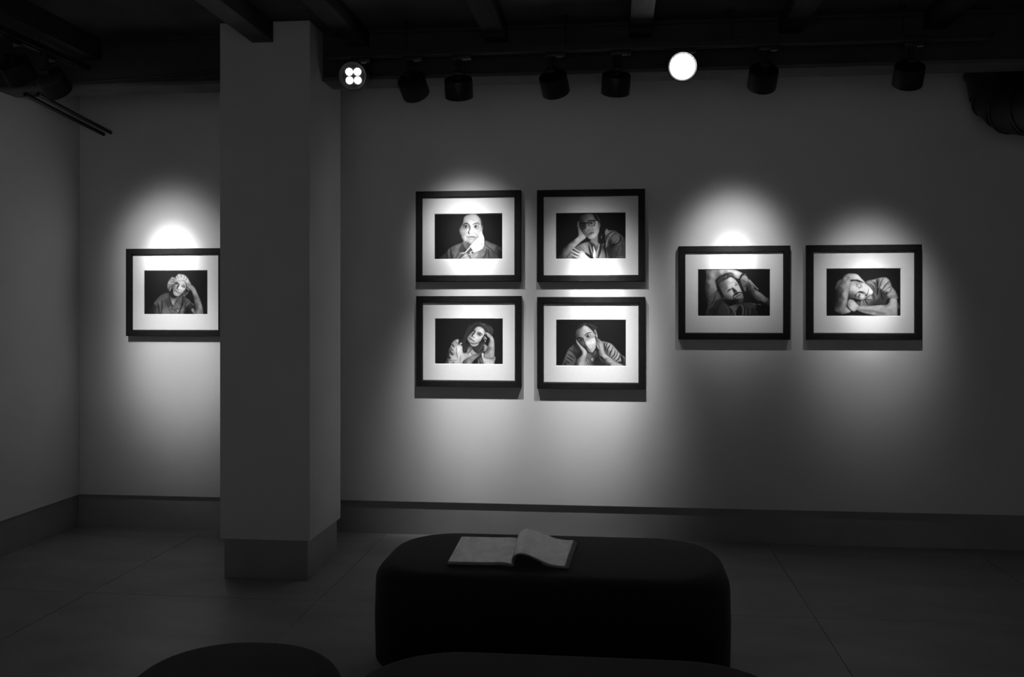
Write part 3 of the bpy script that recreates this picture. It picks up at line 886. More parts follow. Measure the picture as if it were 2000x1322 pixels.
def portrait_hair():
    c = Canvas(135, 1873, 92, 1276, 28, 0.95)
    c.poly([(1000, 260), (1100, 180), (1230, 163), (1330, 195), (1390, 205), (1500, 228), (1590, 310), (1628, 420), (1590, 530), (1500, 560), (1490, 700), (1400, 800), (1340, 900), (1250, 985),
            (1180, 960), (1100, 850), (1000, 800), (985, 900), (955, 970), (880, 992), (840, 900), (850, 800), (745, 765), (760, 640), (870, 540), (930, 380)],
           [(1100, 250, 34), (1200, 230, 42), (1450, 300, 48), (1560, 350, 60), (950, 600, 26), (880, 850, 40), (1300, 850, 50), (1250, 930, 55), (1400, 680, 30), (1550, 480, 45)], 16)
    for p, w, v in (([(1280, 180), (1330, 200), (1375, 245)], 16, 78), ([(1040, 235), (950, 420), (860, 600)], 24, 50), ([(1560, 300), (1610, 380), (1600, 500)], 22, 84), ([(1250, 920), (1310, 800), (1340, 700)], 22, 66),
                    ([(870, 700), (900, 800), (890, 950)], 18, 70), ([(1150, 880), (1220, 860), (1280, 760)], 16, 60), ([(1480, 260), (1540, 330), (1570, 420)], 14, 66), ([(820, 620), (790, 700), (770, 750)], 14, 55)):
        c.line(p, w, v, 20)
    c.strands([(1180, 175), (1000, 320), (900, 560), (770, 740)], [(1240, 230), (1110, 380), (960, 620), (880, 960)], 26, 24, 74, 12, 2)
    c.strands([(1250, 180), (1400, 240), (1540, 330), (1590, 480)], [(1300, 280), (1400, 330), (1480, 420), (1500, 540)], 14, 34, 92, 11, 4)
    c.strands([(1330, 700), (1300, 820), (1200, 950)], [(1460, 680), (1400, 800), (1290, 960)], 14, 26, 84, 12, 5)
    c.strands([(930, 720), (900, 850), (870, 980)], [(1010, 780), (980, 880), (940, 970)], 8, 26, 70, 12, 6)
    c.spot(1400, 228, 26, 18, 110, 20, 1.2, 0.7)
    c.poly([(430, 1310), (428, 1180), (480, 1050), (490, 920), (540, 800), (570, 720), (660, 640), (745, 638), (740, 760), (830, 800), (850, 950), (880, 995), (950, 975), (1000, 830), (1100, 900), (1200, 985), (1260, 1000), (1050, 1120), (900, 1190), (840, 1310)],
           [(600, 760, 150), (690, 680, 195), (620, 900, 185), (560, 1000, 130), (455, 1150, 80), (600, 1100, 195), (700, 900, 222), (800, 1000, 215), (780, 1150, 195), (950, 1040, 195), (1000, 1100, 165),
            (560, 1220, 165), (1100, 1000, 165), (720, 1220, 185), (860, 1100, 200), (640, 700, 150), (530, 880, 150)], 12)
    for p, w, v in (([(565, 755), (600, 800), (625, 840)], 30, 38), ([(530, 850), (570, 900), (610, 930)], 26, 48), ([(518, 900), (545, 990), (600, 1045)], 42, 48), ([(490, 960), (470, 1080), (530, 1130)], 56, 44),
                    ([(680, 840), (690, 1000), (715, 1110)], 15, 60), ([(800, 1070), (785, 1140), (775, 1240)], 14, 105), ([(440, 1190), (460, 1240), (480, 1270)], 22, 40), ([(650, 660), (690, 720), (720, 760)], 16, 90),
                    ([(620, 1230), (600, 1260), (590, 1290)], 16, 60), ([(860, 990), (940, 985), (980, 960)], 14, 120), ([(480, 1170), (560, 1190), (680, 1180)], 14, 110)):
        c.line(p, w, v, 16)
    c.line([(770, 770), (800, 740), (820, 730)], 34, 205, 14)
    c.poly([(990, 815), (1090, 815), (1080, 900), (1000, 995), (955, 1010)], [(1040, 830, 70), (1000, 930, 160), (1050, 900, 130)], 14)
    c.line([(1105, 870), (1050, 930), (985, 1000)], 14, 45, 10)
    c.poly([(1000, 1010), (1070, 930), (1100, 880), (1110, 960), (1060, 1080), (1020, 1080)], [(1040, 1020, 215), (1090, 920, 190)], 10)
    c.line([(1060, 960), (1075, 1010), (1110, 1040)], 18, 80, 16)
    c.poly([(1155, 350), (1220, 300), (1300, 298), (1380, 350), (1420, 440), (1395, 520), (1345, 600), (1290, 700), (1200, 740), (1100, 735), (1020, 720), (970, 640), (968, 590), (1010, 520), (1100, 430)],
           [(1250, 350, 200), (1340, 400, 212), (1200, 400, 180), (1140, 410, 120), (1160, 500, 200), (1120, 560, 210), (1190, 570, 210), (1250, 620, 205), (1330, 540, 215), (1030, 530, 120), (1065, 470, 150),
            (1060, 680, 190), (1150, 690, 180), (1000, 620, 155), (1000, 680, 120), (1270, 690, 150), (1380, 440, 200), (1200, 460, 185)], 12)
    c.poly([(1025, 735), (1100, 752), (1200, 748), (1275, 705), (1230, 785), (1150, 817), (1080, 802)], [(1150, 780, 200), (1060, 770, 180), (1250, 730, 190)], 10)
    c.line([(1010, 715), (1110, 746), (1220, 737), (1300, 680)], 13, 66, 10)
    c.line([(1235, 445), (1300, 462), (1350, 515)], 26, 26, 12)
    c.spot(1262, 505, 55, 30, 110, 30, 0.6)
    c.line([(1222, 478), (1270, 492), (1315, 530)], 26, 30, 12)
    c.spot(1250, 508, 16, 12, 140, 30, 0.5)
    c.line([(1225, 535), (1260, 560), (1300, 560)], 12, 165, 14)
    c.line([(1110, 365), (1150, 385), (1165, 420)], 26, 24, 12)
    c.line([(1115, 400), (1135, 410), (1150, 430)], 22, 30, 10)
    c.spot(1142, 384, 16, 6, 190, 30, 0.5)
    c.line([(1165, 440), (1105, 505), (1082, 555)], 36, 40, 18)
    c.line([(1090, 555), (1130, 577), (1155, 572)], 18, 45, 12)
    c.line([(1005, 588), (1070, 630), (1155, 692)], 22, 42, 12)
    c.line([(1030, 650), (1080, 680), (1110, 690)], 12, 130, 12)
    c.line([(1180, 590), (1170, 640), (1185, 690)], 10, 165, 14)
    c.poly([(850, 1310), (858, 1200), (1000, 1110), (1150, 1030), (1300, 950), (1380, 880), (1435, 900), (1400, 975), (1260, 1080), (1150, 1170), (1030, 1310)],
           [(900, 1200, 70), (960, 1190, 120), (1000, 1220, 165), (1200, 1090, 165), (1300, 1000, 75), (1100, 1200, 120), (1200, 1030, 95), (1130, 1110, 150), (880, 1260, 90), (1370, 920, 60)], 12)
    c.poly([(1120, 1310), (1170, 1180), (1260, 1100), (1340, 1090), (1440, 1310)], [(1200, 1200, 26), (1320, 1180, 80), (1260, 1260, 60)], 14)
    for p in ([(1290, 1130), (1330, 1200), (1400, 1290)], [(1240, 1150), (1260, 1220), (1250, 1290)], [(1340, 1110), (1400, 1190), (1430, 1270)]):
        c.line(p, 16, 150, 14)
    c.poly([(1375, 768), (1440, 768), (1487, 830), (1452, 900), (1408, 950), (1370, 870), (1400, 830)], [(1440, 820, 215), (1400, 780, 150), (1430, 890, 190), (1390, 850, 70)], 12)
    c.line([(1370, 860), (1390, 880), (1395, 910)], 18, 24, 12)
    c.poly([(1428, 452), (1500, 458), (1600, 540), (1650, 640), (1662, 800), (1662, 1000), (1652, 1115), (1550, 1135), (1410, 1112), (1400, 1000), (1470, 870), (1520, 720), (1550, 620), (1500, 592), (1440, 520)],
           [(1470, 480, 215), (1600, 590, 205), (1600, 760, 195), (1500, 900, 95), (1590, 950, 185), (1480, 1050, 160), (1620, 1060, 170), (1520, 720, 120), (1540, 560, 170), (1450, 960, 90), (1440, 1080, 170)], 12)
    c.line([(1450, 480), (1470, 560), (1530, 600)], 32, 26, 14)
    c.line([(1400, 555), (1440, 595), (1452, 628)], 24, 215, 10)
    c.line([(1383, 598), (1420, 645), (1430, 695)], 22, 205, 10)
    c.line([(1400, 620), (1430, 660)], 10, 20, 8)
    c.poly([(1340, 1000), (1386, 998), (1400, 1100), (1550, 1137), (1640, 1100), (1665, 1068), (1693, 1130), (1662, 1230), (1640, 1310), (1430, 1310), (1345, 1115)],
           [(1362, 1040, 240), (1500, 1200, 210), (1650, 1150, 165), (1420, 1150, 215), (1600, 1250, 200)], 10)
    c.line([(1560, 1135), (1620, 1125), (1655, 1080)], 12, 75, 10)
    c.line([(1395, 1110), (1450, 1125), (1530, 1135)], 10, 130, 10)
    return c

def portrait_masked():
    c = Canvas(88, 1880, 98, 1268, 28, 0.8)
    c.poly([(605, 365), (660, 280), (760, 200), (850, 172), (960, 185), (1080, 245), (1155, 330), (1110, 365), (1065, 425), (980, 330), (880, 250), (800, 240), (700, 310)], 34, 18)
    for x, y, v in ((735, 215, 85), (800, 190, 66), (1050, 310, 72), (1130, 180, 62), (1145, 290, 80), (930, 200, 60), (1100, 240, 55), (680, 270, 60)):
        c.spot(x, y, 24, 14, v, 25, 1.4, 0.55)
    c.strands([(650, 300), (740, 220), (850, 180)], [(780, 230), (840, 190), (880, 185)], 9, 30, 84, 9, 7)
    c.strands([(870, 200), (990, 240), (1080, 350)], [(960, 190), (1080, 260), (1140, 340)], 12, 30, 78, 9, 8)
    c.line([(790, 240), (830, 205), (865, 180)], 10, 110, 12)
    c.poly([(225, 1310), (300, 1080), (400, 850), (470, 780), (600, 690), (700, 800), (800, 900), (760, 1000), (600, 1150), (530, 1310)],
           [(450, 820, 95), (400, 960, 118), (340, 1080, 110), (560, 900, 62), (650, 1000, 34), (500, 1050, 95), (450, 1200, 92), (620, 800, 42), (280, 1220, 60), (480, 900, 110)], 14)
    for p in ([(380, 975), (460, 1020), (540, 1085)], [(345, 1040), (430, 1100), (520, 1160)], [(420, 860), (490, 900), (570, 985)], [(320, 1110), (380, 1170), (450, 1215)], [(300, 1180), (320, 1230), (340, 1270)], [(520, 840), (570, 930), (590, 980)]):
        c.line(p, 24, 30, 18)
    c.line([(255, 1250), (290, 1190), (300, 1130)], 12, 110, 12)
    c.poly([(1245, 640), (1400, 658), (1530, 720), (1650, 850), (1760, 980), (1875, 1070), (1900, 1310), (1640, 1165), (1480, 1050), (1360, 960), (1300, 800)],
           [(1320, 680, 130), (1450, 760, 185), (1560, 860, 190), (1650, 980, 200), (1750, 1080, 175), (1450, 960, 110), (1850, 1150, 75), (1350, 820, 130), (1550, 1000, 160), (1800, 1220, 60)], 12)
    for p, w in (([(1340, 690), (1330, 760), (1350, 880)], 26), ([(1410, 690), (1370, 800), (1370, 900)], 26), ([(1475, 730), (1410, 850), (1400, 960)], 30), ([(1530, 880), (1490, 920), (1460, 1020)], 26),
                 ([(1560, 770), (1520, 860), (1500, 900)], 16), ([(1605, 880), (1590, 980), (1510, 1070)], 24), ([(1665, 900), (1650, 1000), (1570, 1110)], 20), ([(1735, 985), (1700, 1080), (1620, 1155)], 26),
                 ([(1760, 1010), (1790, 1080), (1800, 1160)], 66), ([(1660, 1180), (1760, 1180), (1860, 1200)], 34)):
        c.line(p, w, 34, 18)
    c.line([(1770, 990), (1830, 1040), (1870, 1090)], 14, 130, 14)
    c.poly([(880, 940), (1000, 950), (1120, 880), (1200, 1000), (1320, 1190), (1360, 1310), (810, 1310), (860, 1100)],
           [(950, 1050, 115), (900, 1200, 160), (1050, 1000, 60), (1150, 1100, 36), (1250, 1200, 42), (1060, 1200, 40), (960, 1220, 110), (1100, 930, 60), (920, 980, 110)], 12)
    c.line([(1060, 980), (1090, 930), (1120, 890)], 40, 95, 20)
    for p in ([(870, 1130), (900, 1190), (920, 1270)], [(930, 1050), (940, 1150), (970, 1260)], [(980, 1080), (982, 1160), (995, 1270)]):
        c.line(p, 14, 45, 12)
    c.line([(1190, 1040), (1250, 1110), (1310, 1190)], 18, 105, 16)
    c.spot(1030, 1110, 36, 40, 170, 0, 0.4); c.spot(1040, 1112, 22, 26, 90, 0, 0.4); c.spot(1020, 1105, 9, 12, 230)
    c.poly([(598, 570), (598, 380), (700, 308), (800, 240), (880, 250), (980, 330), (1062, 420), (1095, 525), (840, 650), (690, 665), (635, 610)],
           [(680, 420, 105), (780, 380, 180), (850, 310, 198), (960, 430, 205), (1040, 470, 190), (640, 500, 55), (740, 510, 130), (820, 590, 175), (720, 650, 50), (620, 420, 65), (720, 340, 120), (860, 420, 195), (780, 480, 170), (1000, 520, 150)], 12)
    c.line([(725, 390), (750, 440), (765, 500)], 12, 140, 14)
    c.line([(825, 495), (890, 442), (990, 412)], 24, 28, 12)
    c.line([(620, 595), (680, 552), (780, 562)], 36, 20, 14)
    c.line([(770, 560), (790, 600), (780, 630)], 34, 40, 18)
    c.spot(922, 507, 70, 36, 110, -20, 0.5)
    c.spot(905, 510, 30, 28, 40, 0, 0.4); c.spot(946, 490, 16, 12, 235, -20, 0.5)
    c.line([(855, 525), (905, 475), (990, 468)], 13, 50, 10)
    c.line([(870, 548), (930, 555), (985, 520)], 12, 110, 12)
    c.spot(715, 605, 66, 34, 60, 5, 0.5); c.spot(722, 600, 26, 24, 26); c.spot(682, 590, 14, 8, 110); c.spot(730, 590, 6, 6, 140)
    c.poly([(688, 652), (835, 632), (860, 740), (925, 830), (1012, 942), (930, 915), (860, 825), (760, 755)], [(740, 680, 82), (810, 690, 105), (830, 780, 60), (880, 840, 95), (950, 900, 150)], 10, True)
    c.line([(800, 770), (840, 800), (890, 800)], 16, 45, 14)
    c.poly([(830, 634), (960, 575), (1085, 528), (1112, 600), (1126, 700), (1110, 820), (1060, 900), (1012, 942), (925, 830), (860, 740)],
           [(950, 640, 222), (1050, 600, 230), (1000, 700, 225), (1000, 780, 205), (1080, 760, 210), (1010, 890, 200), (900, 720, 225), (1070, 840, 190)], 10, True)
    c.line([(920, 740), (1000, 720), (1110, 680)], 10, 190, 12)
    c.line([(1040, 740), (1030, 810), (1010, 890)], 12, 178, 14)
    c.poly([(1068, 360), (1100, 342), (1140, 420), (1158, 530), (1132, 548), (1095, 450)], [(1100, 370, 190), (1130, 450, 205), (1145, 525, 230), (1100, 430, 80)], 10)
    c.line([(1085, 425), (1105, 440), (1115, 470)], 14, 60, 12)
    c.poly([(1120, 550), (1170, 568), (1250, 630), (1290, 700), (1320, 850), (1360, 960), (1480, 1050), (1640, 1160), (1850, 1290), (1390, 1310), (1290, 1060), (1215, 1020), (1170, 900), (1190, 850), (1135, 780), (1130, 640)],
           [(1200, 620, 165), (1270, 760, 205), (1260, 900, 205), (1350, 1000, 205), (1450, 1120, 195), (1600, 1220, 185), (1200, 740, 150), (1190, 920, 55), (1400, 1240, 60), (1150, 650, 110), (1230, 1000, 110), (1340, 1150, 60), (1240, 680, 190), (1160, 800, 130)], 12)
    c.line([(1128, 590), (1170, 630), (1215, 690)], 14, 40, 10)
    c.line([(1140, 680), (1185, 740), (1195, 810)], 13, 34, 10)
    c.line([(1150, 700), (1165, 760), (1180, 850)], 20, 190, 10)
    c.line([(1130, 780), (1150, 860), (1180, 900)], 20, 24, 14)
    c.poly([(600, 590), (650, 650), (720, 730), (840, 850), (886, 920), (880, 1000), (850, 1150), (805, 1310), (545, 1310), (620, 1130), (740, 1000), (755, 900), (680, 780), (620, 690)],
           [(640, 660, 155), (740, 800, 200), (850, 900, 205), (820, 1000, 205), (770, 1100, 190), (720, 1220, 185), (610, 1200, 60), (700, 960, 45), (570, 1250, 40), (680, 1100, 110), (690, 770, 150), (860, 1080, 150)], 12)
    c.line([(620, 640), (680, 720), (760, 800), (850, 880)], 10, 215, 14)
    return c

def portrait_beard():
    c = Canvas(68, 1924, 88, 1256, 26, 0.85)
    c.poly([(175, 730), (260, 870), (340, 850), (560, 630), (640, 700), (700, 850), (860, 1000), (1000, 1020), (1160, 950), (1240, 915), (1450, 925), (1680, 985), (1900, 1060), (1950, 1300), (370, 1300), (325, 960)],
           [(450, 790, 95), (380, 950, 78), (540, 740, 90), (600, 950, 45), (700, 1100, 58), (500, 1100, 42), (850, 1150, 66), (1300, 1100, 55), (1420, 990, 64), (1700, 1100, 22), (250, 850, 30), (780, 1000, 70), (1500, 1200, 45), (1850, 1200, 20), (640, 1000, 55)], 16)
    for p, w, v in (([(640, 860), (560, 1000), (480, 1200)], 26, 22), ([(520, 730), (480, 850), (400, 980)], 24, 42), ([(700, 900), (620, 1000), (600, 1100)], 18, 38), ([(1260, 1050), (1270, 1150), (1250, 1250)], 22, 30),
                    ([(1360, 1060), (1360, 1150), (1350, 1250)], 20, 34), ([(1460, 1050), (1480, 1150), (1470, 1250)], 26, 30), ([(880, 1020), (920, 1120), (900, 1250)], 22, 20)):
        c.line(p, w, v, 18)
    for p, w, v in (([(620, 870), (550, 1000), (510, 1090)], 10, 95), ([(340, 860), (400, 800), (470, 740)], 14, 120), ([(200, 800), (270, 870), (330, 900)], 10, 72), ([(1400, 930), (1520, 950), (1560, 990)], 14, 85), ([(1300, 1080), (1310, 1160), (1300, 1240)], 20, 85),
                    ([(1410, 1090), (1420, 1160), (1410, 1240)], 22, 80), ([(790, 960), (850, 1080), (890, 1230)], 20, 95), ([(1600, 970), (1660, 965), (1690, 990)], 14, 130)):
        c.line(p, w, v, 16)
    c.spot(1520, 955, 14, 12, 160); c.spot(1830, 1095, 20, 12, 50)
    c.poly([(320, 60), (960, 85), (1185, 160), (1225, 190), (1150, 305), (1060, 312), (960, 265), (960, 190), (880, 165), (720, 210), (540, 330), (530, 420), (565, 600), (330, 845), (262, 700), (245, 560), (280, 250)],
           [(430, 220, 180), (480, 140, 130), (700, 130, 175), (900, 120, 195), (1080, 200, 205), (1120, 270, 150), (985, 285, 75), (600, 220, 85), (340, 260, 80), (300, 500, 66), (420, 420, 150), (500, 520, 150),
            (430, 640, 115), (300, 720, 55), (500, 300, 130), (450, 560, 130), (360, 140, 100), (760, 180, 120), (390, 720, 100), (560, 160, 110)], 14)
    c.poly([(525, 345), (640, 250), (800, 195), (900, 162), (952, 185), (962, 240), (900, 278), (820, 312), (700, 362), (620, 430), (600, 560), (640, 640), (690, 690), (730, 820), (650, 740), (560, 570), (525, 430)],
           [(600, 400, 34), (800, 250, 42), (900, 200, 66), (640, 600, 22)], 14)
    c.strands([(560, 420), (640, 300), (820, 215)], [(640, 420), (720, 330), (900, 260)], 14, 26, 72, 9, 9)
    c.strands([(800, 860), (900, 930), (1040, 960)], [(860, 840), (960, 880), (1090, 880)], 12, 22, 66, 9, 10, 0.6)
    for p in ([(790, 230), (800, 260), (800, 300)], [(860, 190), (900, 200), (920, 240)], [(760, 260), (775, 285), (780, 310)], [(910, 180), (940, 210), (940, 245)]):
        c.line(p, 12, 112, 10)
    c.poly([(608, 485), (640, 410), (720, 362), (820, 320), (912, 275), (1010, 320), (1080, 400), (1150, 520), (1200, 640), (1245, 780), (1232, 880), (1150, 950), (1000, 1005), (880, 965), (780, 885), (740, 805), (690, 655)],
           [(920, 320, 205), (980, 350, 195), (850, 370, 190), (730, 430, 82), (650, 480, 66), (760, 520, 88), (890, 480, 185), (1020, 460, 205), (1100, 520, 195), (1150, 600, 195), (780, 620, 92), (860, 690, 130),
            (940, 700, 205), (830, 740, 110), (910, 790, 100), (1050, 560, 190), (850, 870, 34), (960, 920, 20), (1080, 890, 28), (1190, 850, 90), (1190, 760, 140), (780, 800, 50), (960, 410, 195), (800, 410, 110), (1010, 520, 150)], 12)
    c.poly([(770, 840), (880, 850), (980, 860), (1040, 880), (1130, 850), (1220, 820), (1240, 880), (1150, 955), (1000, 1010), (880, 970), (790, 900)], [(850, 890, 26), (960, 940, 18), (1080, 900, 30), (1180, 870, 70)], 40)
    c.line([(940, 430), (990, 390), (1000, 370)], 10, 130, 14)
    c.line([(850, 440), (920, 430), (970, 400)], 10, 150, 14)
    c.poly([(950, 540), (1030, 585), (1085, 640), (1075, 695), (1010, 700), (975, 640)], [(990, 590, 40), (1040, 640, 46), (1050, 680, 60)], 16)
    c.line([(1030, 680), (1055, 660), (1070, 640)], 14, 120, 12)
    c.line([(800, 650), (830, 590), (890, 548), (930, 545)], 13, 180, 12)
    c.line([(825, 638), (880, 600), (945, 570)], 30, 36, 14)
    c.spot(900, 600, 18, 10, 110, -25, 0.6)
    c.line([(1015, 440), (1040, 430), (1075, 445)], 16, 80, 14)
    c.line([(1020, 480), (1055, 475), (1090, 465)], 24, 56, 14)
    c.line([(985, 790), (1000, 730), (1060, 710), (1120, 665), (1195, 672)], 40, 30, 16)
    c.line([(1050, 815), (1120, 775), (1195, 735)], 40, 135, 14)
    c.line([(1025, 795), (1110, 745), (1180, 715)], 16, 22, 10)
    c.line([(1010, 800), (1050, 755), (1110, 730)], 9, 170, 10)
    c.poly([(690, 760), (730, 780), (755, 850), (720, 860), (680, 800)], [(720, 800, 70), (710, 780, 40)], 16)
    c.poly([(900, 1010), (1160, 950), (1060, 1125), (975, 1090)], [(1020, 1030, 100), (1100, 1000, 70), (1000, 1080, 120)], 14)
    c.poly([(1060, 1135), (1165, 995), (1215, 1180), (1160, 1300), (1060, 1300)], 30, 14)
    c.line([(880, 1015), (970, 1085), (1020, 1160), (1050, 1262)], 26, 135, 10)
    c.spot(982, 1108, 10, 10, 40)
    c.line([(1175, 960), (1230, 1050), (1235, 1150), (1215, 1250)], 26, 120, 12)
    c.line([(1165, 1000), (1110, 1060), (1070, 1130)], 14, 24, 10)
    c.poly([(1172, 310), (1250, 228), (1330, 258), (1390, 360), (1450, 450), (1540, 580), (1700, 680), (1800, 765), (1930, 865), (1935, 1010), (1750, 905), (1580, 855), (1480, 745), (1400, 655), (1325, 530), (1295, 650), (1240, 560), (1178, 420)],
           [(1250, 270, 175), (1330, 320, 185), (1210, 380, 85), (1250, 480, 100), (1295, 600, 125), (1390, 440, 80), (1500, 560, 130), (1600, 660, 175), (1700, 740, 165), (1440, 620, 40), (1550, 790, 80), (1800, 820, 130), (1880, 930, 55),
            (1360, 520, 36), (1270, 350, 100), (1660, 820, 90), (1490, 700, 60), (1220, 300, 130)], 12)
    c.line([(1220, 360), (1280, 390), (1330, 400)], 14, 44, 14)
    c.line([(1240, 520), (1280, 505), (1320, 500)], 14, 40, 12)
    c.line([(1225, 178), (1190, 240), (1145, 305)], 34, 14, 10)
    c.spot(1225, 190, 10, 8, 170); c.spot(1215, 220, 8, 8, 150); c.spot(1290, 210, 24, 20, 85, 0, 0.9)
    c.line([(1395, 345), (1500, 460), (1620, 585)], 22, 190, 8, 1.0, 0.1)
    c.line([(1385, 370), (1460, 470), (1520, 545)], 20, 165, 10, 1.0, 0.2)
    c.line([(1410, 385), (1490, 475), (1590, 580)], 9, 60, 8, 1.0, 0.1)
    c.line([(1720, 830), (1760, 810), (1775, 790)], 8, 210, 10)
    return c

def portrait_sleep():
    c = Canvas(68, 1968, 94, 1300, 26, 0.85)
    c.poly([(288, 600), (310, 500), (370, 400), (485, 348), (470, 480), (350, 640), (305, 640)], [(380, 420, 95), (330, 540, 80), (420, 420, 80), (360, 580, 50)], 14)
    for p in ([(340, 480), (400, 430), (450, 390)], [(310, 590), (350, 530), (400, 480)], [(370, 420), (400, 400), (440, 400)]):
        c.line(p, 10, 130, 14)
    c.poly([(1080, 440), (1150, 390), (1300, 360), (1450, 320), (1600, 316), (1690, 390), (1760, 560), (1850, 680), (1905, 870), (1750, 835), (1620, 900), (1560, 1010), (1225, 1035), (1235, 760), (1265, 680), (1180, 530)],
           [(1180, 410, 130), (1290, 390, 150), (1270, 500, 125), (1400, 450, 60), (1500, 390, 150), (1610, 390, 175), (1560, 560, 160), (1400, 700, 62), (1300, 640, 85), (1660, 560, 165), (1790, 700, 170), (1720, 770, 160), (1550, 750, 50),
            (1500, 880, 50), (1300, 850, 85), (1380, 950, 46), (1600, 870, 60), (1860, 800, 150), (1700, 460, 150), (1340, 760, 90)], 12)
    for p, w, v in (([(1365, 370), (1385, 560), (1375, 760)], 44, 30), ([(1420, 600), (1440, 470), (1530, 340)], 24, 38), ([(1485, 660), (1590, 510), (1690, 415)], 22, 36), ([(1540, 700), (1660, 590), (1745, 540)], 18, 50),
                    ([(1500, 700), (1580, 735), (1660, 705)], 26, 36), ([(1220, 405), (1310, 460), (1340, 560)], 24, 36), ([(1200, 480), (1270, 560), (1310, 640)], 20, 44), ([(1470, 620), (1480, 760), (1540, 900)], 40, 30),
                    ([(1640, 720), (1700, 680), (1750, 580)], 18, 60), ([(1260, 720), (1300, 830), (1290, 960)], 20, 36)):
        c.line(p, w, v, 16)
    for p, w, v in (([(1405, 580), (1440, 440), (1500, 350)], 18, 165), ([(1480, 590), (1560, 470), (1640, 400)], 14, 180), ([(1180, 460), (1260, 420), (1330, 390)], 14, 175), ([(1560, 700), (1640, 620), (1730, 570)], 16, 185), ([(1280, 700), (1340, 800), (1360, 900)], 14, 100)):
        c.line(p, w, v, 14)
    for k in range(9):
        x = 1600 + k * 32
        y = 880 - 75 * math.sin(min(1.0, k / 5.0) * math.pi / 2)
        c.line([(x, y), (x + 14, y - 40)], 9, 80, 10)
    c.poly([(690, 408), (820, 398), (930, 430), (1060, 448), (1160, 520), (1232, 600), (1265, 690), (1232, 760), (1130, 830), (1050, 880), (960, 895), (860, 872), (740, 852), (630, 855), (638, 700), (668, 560)],
           [(750, 470, 160), (740, 580, 195), (800, 560, 208), (700, 700, 105), (660, 800, 50), (760, 790, 80), (900, 450, 170), (1020, 490, 195), (1100, 560, 205), (1000, 600, 205), (1100, 640, 215), (1200, 640, 225),
            (1220, 690, 250), (1150, 740, 205), (960, 780, 180), (1000, 820, 200), (900, 855, 95), (880, 630, 205), (1060, 720, 150), (1080, 850, 110), (860, 500, 150), (700, 600, 165), (820, 680, 150), (1180, 800, 120), (920, 640, 200)], 12)
    c.line([(855, 460), (850, 510), (852, 560)], 22, 118, 18)
    c.line([(880, 560), (920, 585), (950, 560), (965, 500)], 15, 44, 10)
    c.line([(900, 470), (940, 480), (960, 500)], 14, 110, 14)
    c.spot(925, 520, 24, 40, 185, 10, 0.8)
    c.line([(985, 520), (1000, 550), (975, 590)], 14, 120, 14)
    c.line([(890, 690), (960, 690), (1030, 715)], 48, 34, 18)
    c.line([(1010, 690), (1040, 720), (1070, 715)], 26, 80, 18)
    c.line([(800, 845), (820, 765), (880, 695)], 26, 48, 14)
    c.line([(880, 810), (925, 770), (905, 725)], 22, 36, 12)
    c.spot(870, 750, 26, 34, 165, 20, 0.7)
    c.line([(900, 800), (915, 830), (900, 855)], 18, 60, 16)
    c.spot(1005, 800, 46, 44, 200, 0, 0.9)
    c.line([(1145, 600), (1150, 660), (1125, 730), (1115, 790)], 16, 78, 12)
    c.spot(1090, 772, 24, 20, 50, 0, 0.6)
    c.line([(1065, 720), (1085, 745), (1120, 745)], 14, 110, 14)
    c.line([(1180, 795), (1130, 835), (1060, 875)], 24, 44, 16)
    c.spot(1215, 690, 34, 40, 250, 0, 1.6, 0.6)
    c.line([(1068, 455), (1160, 510), (1245, 630)], 15, 30, 10)
    c.poly([(1070, 880), (1225, 765), (1235, 1040), (940, 1050), (950, 915)], [(1150, 940, 100), (1170, 830, 170), (990, 980, 130), (1060, 1000, 110), (1200, 980, 60)], 12)
    c.line([(1055, 890), (1100, 950), (1125, 1025)], 26, 16, 10)
    c.line([(1080, 880), (1160, 885), (1230, 880)], 18, 24, 12)
    c.line([(1010, 900), (1030, 970), (1040, 1030)], 12, 60, 12)
    c.poly([(505, 310), (600, 225), (700, 208), (862, 233), (960, 330), (1068, 442), (1010, 432), (930, 402), (860, 385), (760, 370), (690, 382), (600, 420)],
           [(620, 260, 150), (750, 290, 195), (850, 290, 205), (950, 380, 215), (580, 330, 120), (700, 350, 185), (880, 260, 215), (1020, 410, 205), (700, 225, 170)], 12)
    c.line([(865, 245), (950, 350), (1050, 440)], 10, 215, 12)
    c.line([(690, 408), (800, 384), (900, 394), (975, 436)], 24, 12, 10)
    c.poly([(510, 310), (620, 285), (692, 372), (672, 560), (642, 700), (612, 900), (590, 1060), (702, 1185), (560, 1243), (430, 1253), (288, 1165), (268, 980), (290, 800), (350, 620), (430, 470), (485, 350)],
           [(600, 360, 165), (630, 480, 175), (560, 560, 145), (570, 760, 170), (550, 950, 160), (430, 650, 85), (350, 800, 32), (320, 1000, 38), (450, 880, 95), (300, 900, 28), (290, 1060, 36), (370, 700, 45), (400, 980, 62), (400, 800, 58), (340, 1140, 105), (450, 1150, 125), (610, 1150, 180), (520, 1200, 130),
            (400, 1235, 60), (500, 430, 110), (640, 620, 150), (380, 1050, 70), (500, 1060, 140)], 12)
    c.line([(560, 430), (610, 350), (640, 310)], 14, 90, 16)
    c.poly([(600, 1010), (620, 920), (690, 858), (770, 900), (840, 970), (905, 1030), (930, 1045), (850, 1145), (780, 1188), (700, 1155), (635, 1085)],
           [(690, 900, 165), (700, 1000, 200), (800, 1030, 195), (780, 1130, 175), (640, 1000, 110), (740, 1080, 205), (860, 1070, 190)], 12)
    for p in ([(640, 930), (690, 910), (720, 900)], [(630, 980), (690, 960), (750, 920)], [(640, 1010), (700, 990)]):
        c.line(p, 9, 130, 12)
    c.poly([(850, 930), (920, 940), (945, 980), (920, 1030), (870, 1000)], [(890, 960, 95), (920, 1000, 80)], 14)
